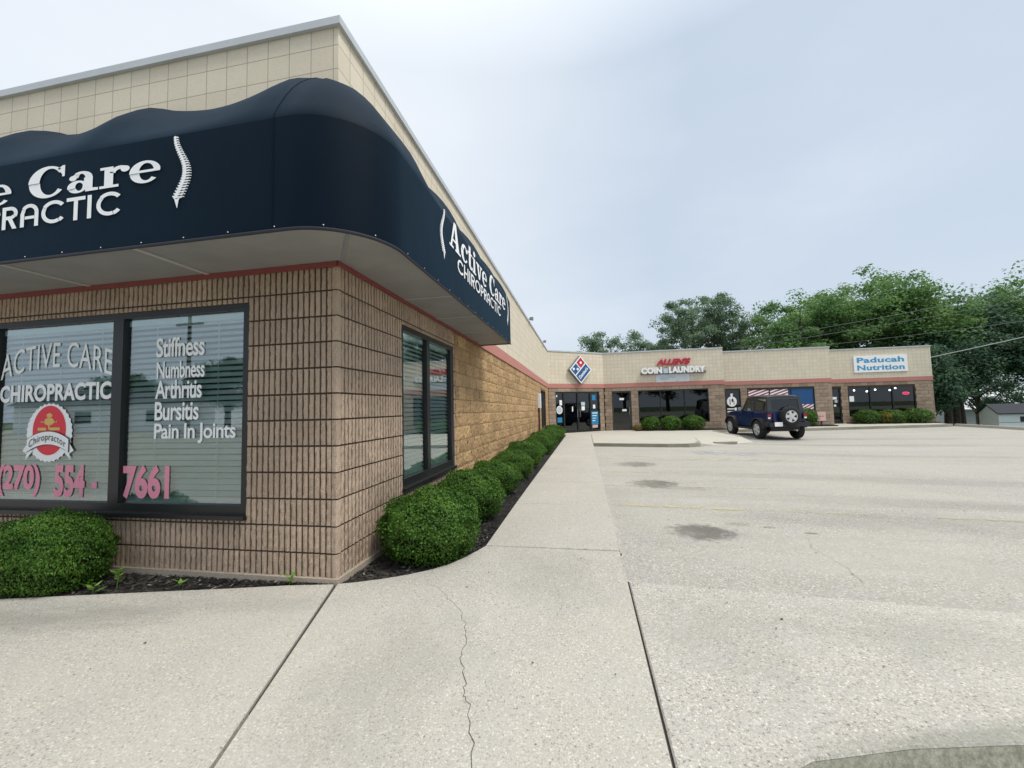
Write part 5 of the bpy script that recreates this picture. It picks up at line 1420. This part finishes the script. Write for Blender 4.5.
    g = MB(); g.box(-.52, .52, .25, .55, .9, 1.5); g.box(-.5, -.1, .8, .98, .8, 1.55); g.box(.1, .5, .8, .98, .8, 1.55); g.build('seat', M['ink'], e)
car()

# ------------------------------------------------------------------ trees beyond the roof
def tree(name, label, x, y, zb, H, rx, rz, cz, n_cl, per, leaf, seed, mat, group='trees behind the shops', ry=None, cr=(.55, 1.15), trunk=.22, low=-.9):
    g = np.random.default_rng(seed); r2 = random.Random(seed)
    e = empty(name, (x, y, zb)); tag(e, label, 'tree', group)
    ry = ry or rx
    cl = []
    # lobes give the crown its uneven outline
    lobes = [(0, 0, cz, 1.0)]
    for k in range(8):
        a = k * 2.4 + g.uniform(0, .8); el = g.uniform(-.5, .9)
        lobes.append((rx * .55 * math.cos(a), ry * .55 * math.sin(a), cz + rz * .55 * el, g.uniform(.38, .60)))
    while len(cl) < n_cl:
        l = lobes[g.integers(0, len(lobes))]
        d = g.normal(size=3); d /= np.linalg.norm(d); q = g.random() ** .42
        p = np.array([l[0] + d[0] * rx * l[3] * q * .86, l[1] + d[1] * ry * l[3] * q * .86, l[2] + d[2] * rz * l[3] * q * .86])
        if p[2] > H * .995 or p[2] < cz + low * rz: continue
        cl.append(p)
    cl = np.array(cl)
    Vs = []; Ts = []
    for p in cl:
        rad = g.uniform(*cr); k = int(per * 2.1 * g.uniform(.6, 1.3))
        d = g.normal(size=(k, 3)); d /= np.linalg.norm(d, axis=1)[:, None]
        P = p + d * (g.random((k, 1)) ** .5) * rad * np.array([1, 1, .62])
        nr = d * .8 + g.normal(size=(k, 3)) * .5 + np.array([0, 0, .65]); nr /= np.linalg.norm(nr, axis=1)[:, None]
        a = np.cross(nr, g.normal(size=(k, 3))); a /= np.linalg.norm(a, axis=1)[:, None]; b2 = np.cross(nr, a)
        s = leaf * .50 * g.uniform(.5, 1.35, (k, 1))
        V = np.empty((k, 4, 3)); V[:, 0] = P - a * s; V[:, 1] = P + b2 * s * .55; V[:, 2] = P + a * s; V[:, 3] = P - b2 * s * .55
        Vs.append(V); Ts.append(np.clip(g.random(k) * .5 + g.random() * .5, 0, 1))
    V = np.concatenate(Vs).reshape(-1, 3); T = np.concatenate(Ts)
    np_mesh('crown', V, np.arange(len(V)).reshape(-1, 4), M[mat], e, T)
    t = MB(); top = cz + rz * .55
    bend = g.uniform(-.3, .3, 2)
    tp = [(0, 0, -.3), (bend[0] * .3, bend[1] * .3, top * .35), (bend[0], bend[1], top * .7), (bend[0] * 1.3, bend[1] * 1.2, top)]
    t.tube(tp, [trunk * 1.25, trunk, trunk * .6, trunk * .2], 8)
    for k in range(min(34, n_cl)):
        p = cl[g.integers(0, len(cl))]; f = g.uniform(.3, .85); b0 = Vector((bend[0] * f, bend[1] * f, top * f)); 
        if p[2] < b0.z: b0.z = max(.5, p[2] - .4 * rz * g.random() - .3)
        q = Vector(p); m0 = b0.lerp(q, .5) + Vector((0, 0, -.15 * rx * g.random()))
        t.tube([b0, m0, q], [trunk * .34, trunk * .2, trunk * .06], 5)
    t.build('trunk', M['bark'], e)
    return e
tree('maple_tree', 'broad tall green tree with the highest crown, behind the last shop', 27.0, 37, -1.5, 15.8, 6.4, 6.2, 9.8, 400, 60, .26, 21, 'leaf_a', cr=(.7, 1.4), trunk=.34)
tree('maple_tree', 'yellowish green tree beside the airy pale tree, behind the parapet step', 20.9, 36, -1.2, 12.6, 4.2, 4.8, 7.8, 200, 60, .24, 22, 'leaf_a', trunk=.26)
tree('maple_tree', 'dark green tree between the highest crown and the tree at the frame edge', 32.2, 36, -1.8, 13.8, 4.4, 5.6, 8.2, 230, 60, .25, 23, 'leaf_c', cr=(.7, 1.3), trunk=.3)
tree('maple_tree', 'tall bright green tree at the edge of the view beyond the shed', 37.6, 35, -2.2, 14.2, 5.4, 5.8, 8.8, 260, 60, .25, 24, 'leaf_a', cr=(.7, 1.35), trunk=.32)
tree('ash_tree', 'airy pale green tree rising behind the laundry parapet', 13.4, 41, -1.2, 14.3, 4.9, 6.2, 9.2, 260, 60, .22, 25, 'leaf_b', cr=(.5, 1.0), trunk=.24)
tree('ash_tree', 'thin greyish tree between the pale tree and the yellowish tree', 17.6, 43, -1.2, 13.6, 3.4, 5.2, 8.4, 110, 45, .20, 26, 'leaf_b', cr=(.5, 1.0), trunk=.2)
tree('ash_tree', 'wide low pale crown peeping over the laundry parapet', 8.4, 44, -1.2, 11.4, 3.0, 3.8, 7.6, 90, 55, .2, 29, 'leaf_b', cr=(.5, .9), trunk=.2)
tree('ash_tree', 'small distant tree peeping over the parapet behind the diamond sign', 4.4, 47, -1.2, 11.6, 3.6, 4.2, 8.0, 120, 55, .22, 27, 'leaf_b', cr=(.5, .95), trunk=.22)
tree('ash_tree', 'tiny distant tree top just above the inner corner of the parapet', -1.6, 52, -1.2, 10.2, 2.2, 2.2, 7.6, 60, 50, .2, 28, 'leaf_b', cr=(.4, .8), trunk=.2)
# darker understorey beyond the end of the building
tree('dark_tree', 'low dark tree hugging the end wall of the last shop', 25.6, 30.5, -2.0, 8.2, 2.3, 3.6, 4.4, 170, 60, .22, 31, 'leaf_c', low=-.95)
tree('dark_tree', 'dark leaning tree just behind the small shed', 29.6, 33, -2.2, 9.2, 2.6, 3.3, 6.2, 180, 60, .22, 32, 'leaf_c', low=-.8)
tree('dark_tree', 'dark bushy tree further along behind the shed', 34.0, 31, -2.3, 9.2, 2.7, 3.2, 6.2, 180, 60, .22, 33, 'leaf_c', low=-.85)
tree('dark_tree', 'dark low thicket tree between end wall and highest crown', 23.8, 35.5, -1.8, 8.0, 2.6, 3.4, 4.6, 150, 60, .22, 34, 'leaf_c', low=-.95)
tree('dark_tree', 'low dark tree whose leaves screen the white roof', 38.5, 42, -2.5, 7.5, 3.4, 3.0, 4.2, 110, 45, .2, 36, 'leaf_c', low=-.6)
tree('dark_tree', 'tall narrow dark tree with bare trunk beside the shed', 27.9, 31.5, -2.2, 8.2, 1.7, 3.3, 5.2, 110, 60, .2, 35, 'leaf_c', low=-.8)

# ------------------------------------------------------------------ shed and the white roofed house
e = empty('garden_shed', (28.6, 28.3, -1.6), R(-8)); e.scale = (.95, .8, .82); tag(e, 'small white shed with a dark gable roof beyond the lot edge', 'shed')
e.location.y -= .6; e.location.z += .15
g = MB(); g.prism([(-.95, 0), (.95, 0), (.95, 2.0), (0, 2.62), (-.95, 2.0)], lambda u, v, w: Vector((w, u, v)), -1.3, 1.3); g.build('wall', M['shed_white'], e)
g = MB()
for s in (-1, 1):
    g.hexa([(-1.4, 0, 2.66), (1.4, 0, 2.66), (1.4, s * 1.1, 1.94), (-1.4, s * 1.1, 1.94), (-1.4, 0, 2.72), (1.4, 0, 2.72), (1.4, s * 1.13, 2.0), (-1.4, s * 1.13, 2.0)])
g.build('roof', M['shed_roof'], e)
g = MB(); g.box(-.25, .05, -.97, -.951, 1.35, 1.75); g.build('window', M['ink'], e)
g = MB(); g.box(-1.27, 1.25, -.962, -.952, 1.30, 1.33); g.build('trim', M['grey_metal'], e)
e = empty('white_house', (45.2, 49, -2.6)); tag(e, 'white roofed long house half hidden by the dark trees', 'house')
g = MB(); g.box(-4.5, 5, -2, 3, 0, 2.6); wh = g.build('wall', M['grey_wall'], e)
g = MB(); g.hexa([(-4.8, -2.4, 2.5), (5.3, -2.4, 2.5), (5.3, .6, 4.5), (-4.8, .6, 4.5), (-4.8, -2.4, 2.6), (5.3, -2.4, 2.6), (5.3, .6, 4.6), (-4.8, .6, 4.6)]); g.hexa([(-4.8, .6, 4.5), (5.3, .6, 4.5), (5.3, 3.4, 2.5), (-4.8, 3.4, 2.5), (-4.8, .6, 4.6), (5.3, .6, 4.6), (5.3, 3.4, 2.6), (-4.8, 3.4, 2.6)]); g.build('roof', M['white_roof'], e)
for k in range(3):
    g = MB(); g.box(-3 + k * 2.6, -2 + k * 2.6, -2.03, -2.001, 1.0, 2.1); g.build('window', M['ink'], e)

# ------------------------------------------------------------------ cables
def cable(a, b2, sagm, rad, label, mat='cable'):
    a = Vector(a); b2 = Vector(b2); pts = []
    for k in range(17):
        t = k / 16; p = a.lerp(b2, t); p.z -= sagm * 4 * t * (1 - t); pts.append(p - a)
    g = MB(); g.tube(pts, rad, 6); o = g.build('power_line', M[mat], loc=a)
    tag(o, label, 'cable', 'overhead lines above the shops')
cable((21.85, 24.3, 3.62), (31.5, 14.5, 6.6), .12, .022, 'pale thick service line reaching the end wall of the last shop', 'cable_pale')
cable((13.0, 30, 5.85), (39, 25, 9.6), .35, .018, 'thin dark line crossing in front of the trees, topmost of the lines')
cable((13.2, 30.2, 5.45), (39, 25, 8.9), .35, .016, 'thin dark line crossing in front of the trees, just below the topmost')
cable((17.0, 30, 5.2), (39, 24, 6.9), .25, .014, 'thin dark line sagging low above the last shop')

# ------------------------------------------------------------------ across the street: what the window glass mirrors
e = empty('street_house', (-47, -34, -.2), R(-20)); tag(e, 'pale low building across the street', 'building')
g = MB(); g.box(-9, 9, -4, 4, 0, 2.9); g.build('wall', M['shed_white'], e)
g = MB(); g.hexa([(-9.4, -4.4, 2.9), (9.4, -4.4, 2.9), (9.4, 4.4, 2.9), (-9.4, 4.4, 2.9), (-9.4, -1, 4.3), (9.4, -1, 4.3), (9.4, 1, 4.3), (-9.4, 1, 4.3)]); g.build('roof', M['shed_roof'], e)
for k in range(5):
    g = MB(); g.box(-7 + k * 3.2, -5.6 + k * 3.2, 4.001, 4.04, 1.0, 2.2); g.build('window', M['ink'], e)
e = empty('utility_pole', (-25, -20, -.2)); tag(e, 'wooden utility pole across the street', 'pole')
g = MB(); g.tube([(0, 0, 0), (0, 0, 9)], [.15, .10], 8); g.box(-1.1, 1.1, -.06, .06, 7.8, 7.95); g.build('shaft', M['bark'], e)
st0 = tree('street_tree', 'leafy tree in the row across the street', -29, -27, -.3, 7.0, 3.4, 2.8, 4.4, 130, 50, .26, 41, 'leaf_c', group='trees in a row across the street', low=-1)
for k, (x, y, sc) in enumerate([(-62, -42, 1.2), (-14, -48, 1.25), (-5, -50, 1.4), (3, -47, 1.2), (11, -50, 1.5), (20, -48, 1.3), (29, -49, 1.4), (39, -47, 1.3), (50, -48, 1.5)]):
    o = copy_tree(st0); o.location = (x, y, -.4); o.scale = (sc * 1.25, sc, sc); o.rotation_euler = (0, 0, k * 1.3)

# ------------------------------------------------------------------ sky, sun, camera
SUN_EL, SUN_AZ = 60.0, 112.0   # azimuth clockwise from +Y
w = bpy.data.worlds.new('World'); scene.world = w; w.use_nodes = True
nt = w.node_tree; bg = nt.nodes['Background']
sky = nt.nodes.new('ShaderNodeTexSky'); sky.sky_type = 'NISHITA'; sky.sun_disc = False
sky.sun_elevation = R(SUN_EL); sky.sun_rotation = R(SUN_AZ); sky.air_density = 1.2; sky.dust_density = 3.0; sky.ozone_density = 1.0
tc = nt.nodes.new('ShaderNodeTexCoord')
mp = nt.nodes.new('ShaderNodeMapping'); mp.inputs['Scale'].default_value = (1, 1, 2.6); nt.links.new(tc.outputs['Generated'], mp.inputs[0])
n1 = noise(nt, mp.outputs[0], 1.35, 5, 0.5)
n2 = noise(nt, mp.outputs[0], 3.0, 5, 0.55)
cl = math_(nt, 'ADD', math_(nt, 'MULTIPLY', n1, .7), math_(nt, 'MULTIPLY', n2, .3))
cloud = ramp(nt, cl, [(0.34, (4.45, 5.2, 6.15)), (0.55, (4.75, 5.45, 6.35)), (0.72, (5.4, 6.0, 6.8))])
vd = nt.nodes.new('ShaderNodeVectorMath'); vd.operation = 'DOT_PRODUCT'; nt.links.new(tc.outputs['Generated'], vd.inputs[0]); vd.inputs[1].default_value = Vector((-.68, .60, .58)).normalized()
bright = ramp(nt, math_(nt, 'ADD', vd.outputs['Value'], math_(nt, 'MULTIPLY', math_(nt, 'SUBTRACT', n1, .5), .35)), [(.60, 0), (1.08, 1)])
cloud = mix(nt, bright, cloud, (6.9, 7.3, 7.75))
# an overcast sky is brightest overhead
sz = nt.nodes.new('ShaderNodeSeparateXYZ'); nt.links.new(tc.outputs['Generated'], sz.inputs[0])
zen = ramp(nt, sz.outputs[2], [(.66, 0), (.95, 1)])
cloud = mix(nt, zen, cloud, (11.5, 11.8, 12.0))
c = mix(nt, 0.88, sky.outputs[0], cloud)
nt.links.new(c, bg.inputs[0]); bg.inputs[1].default_value = 0.10
sun = bpy.data.lights.new('sun', 'SUN'); sun.energy = 2.0; sun.angle = R(16); sun.color = (1.0, .955, .88)
so = bpy.data.objects.new('sun', sun); COL.objects.link(so)
d = Vector((math.sin(R(SUN_AZ)) * math.cos(R(SUN_EL)), math.cos(R(SUN_AZ)) * math.cos(R(SUN_EL)), math.sin(R(SUN_EL))))
so.rotation_euler = d.to_track_quat('Z', 'Y').to_euler(); so.location = d * 60

cam = bpy.data.cameras.new('camera'); co = bpy.data.objects.new('camera', cam); COL.objects.link(co)
yaw, pitch, roll = 0.17926, 0.06117, -0.02513
f = Vector((-math.sin(yaw) * math.cos(pitch), math.cos(yaw) * math.cos(pitch), math.sin(pitch)))
r = Vector((math.cos(yaw), math.sin(yaw), 0)); u = r.cross(f)
r2 = r * math.cos(roll) + u * math.sin(roll); u2 = -r * math.sin(roll) + u * math.cos(roll)
mw = Matrix((r2, u2, -f)).transposed().to_4x4(); mw.translation = Vector((1.868, -2.761, 1.27))
co.matrix_world = mw
cam.sensor_width = 36; cam.lens = 396.2 / 1024 * 36; cam.clip_end = 2000; cam.clip_start = .02
scene.camera = co
scene.view_settings.view_transform = 'Standard'; scene.view_settings.look = 'None'; scene.view_settings.exposure = 0.45; scene.view_settings.gamma = 1.0
scene.render.resolution_x = 1024; scene.render.resolution_y = 768
scene.cycles.use_denoising = True
scene.cycles.max_bounces = 8; scene.cycles.transparent_max_bounces = 12
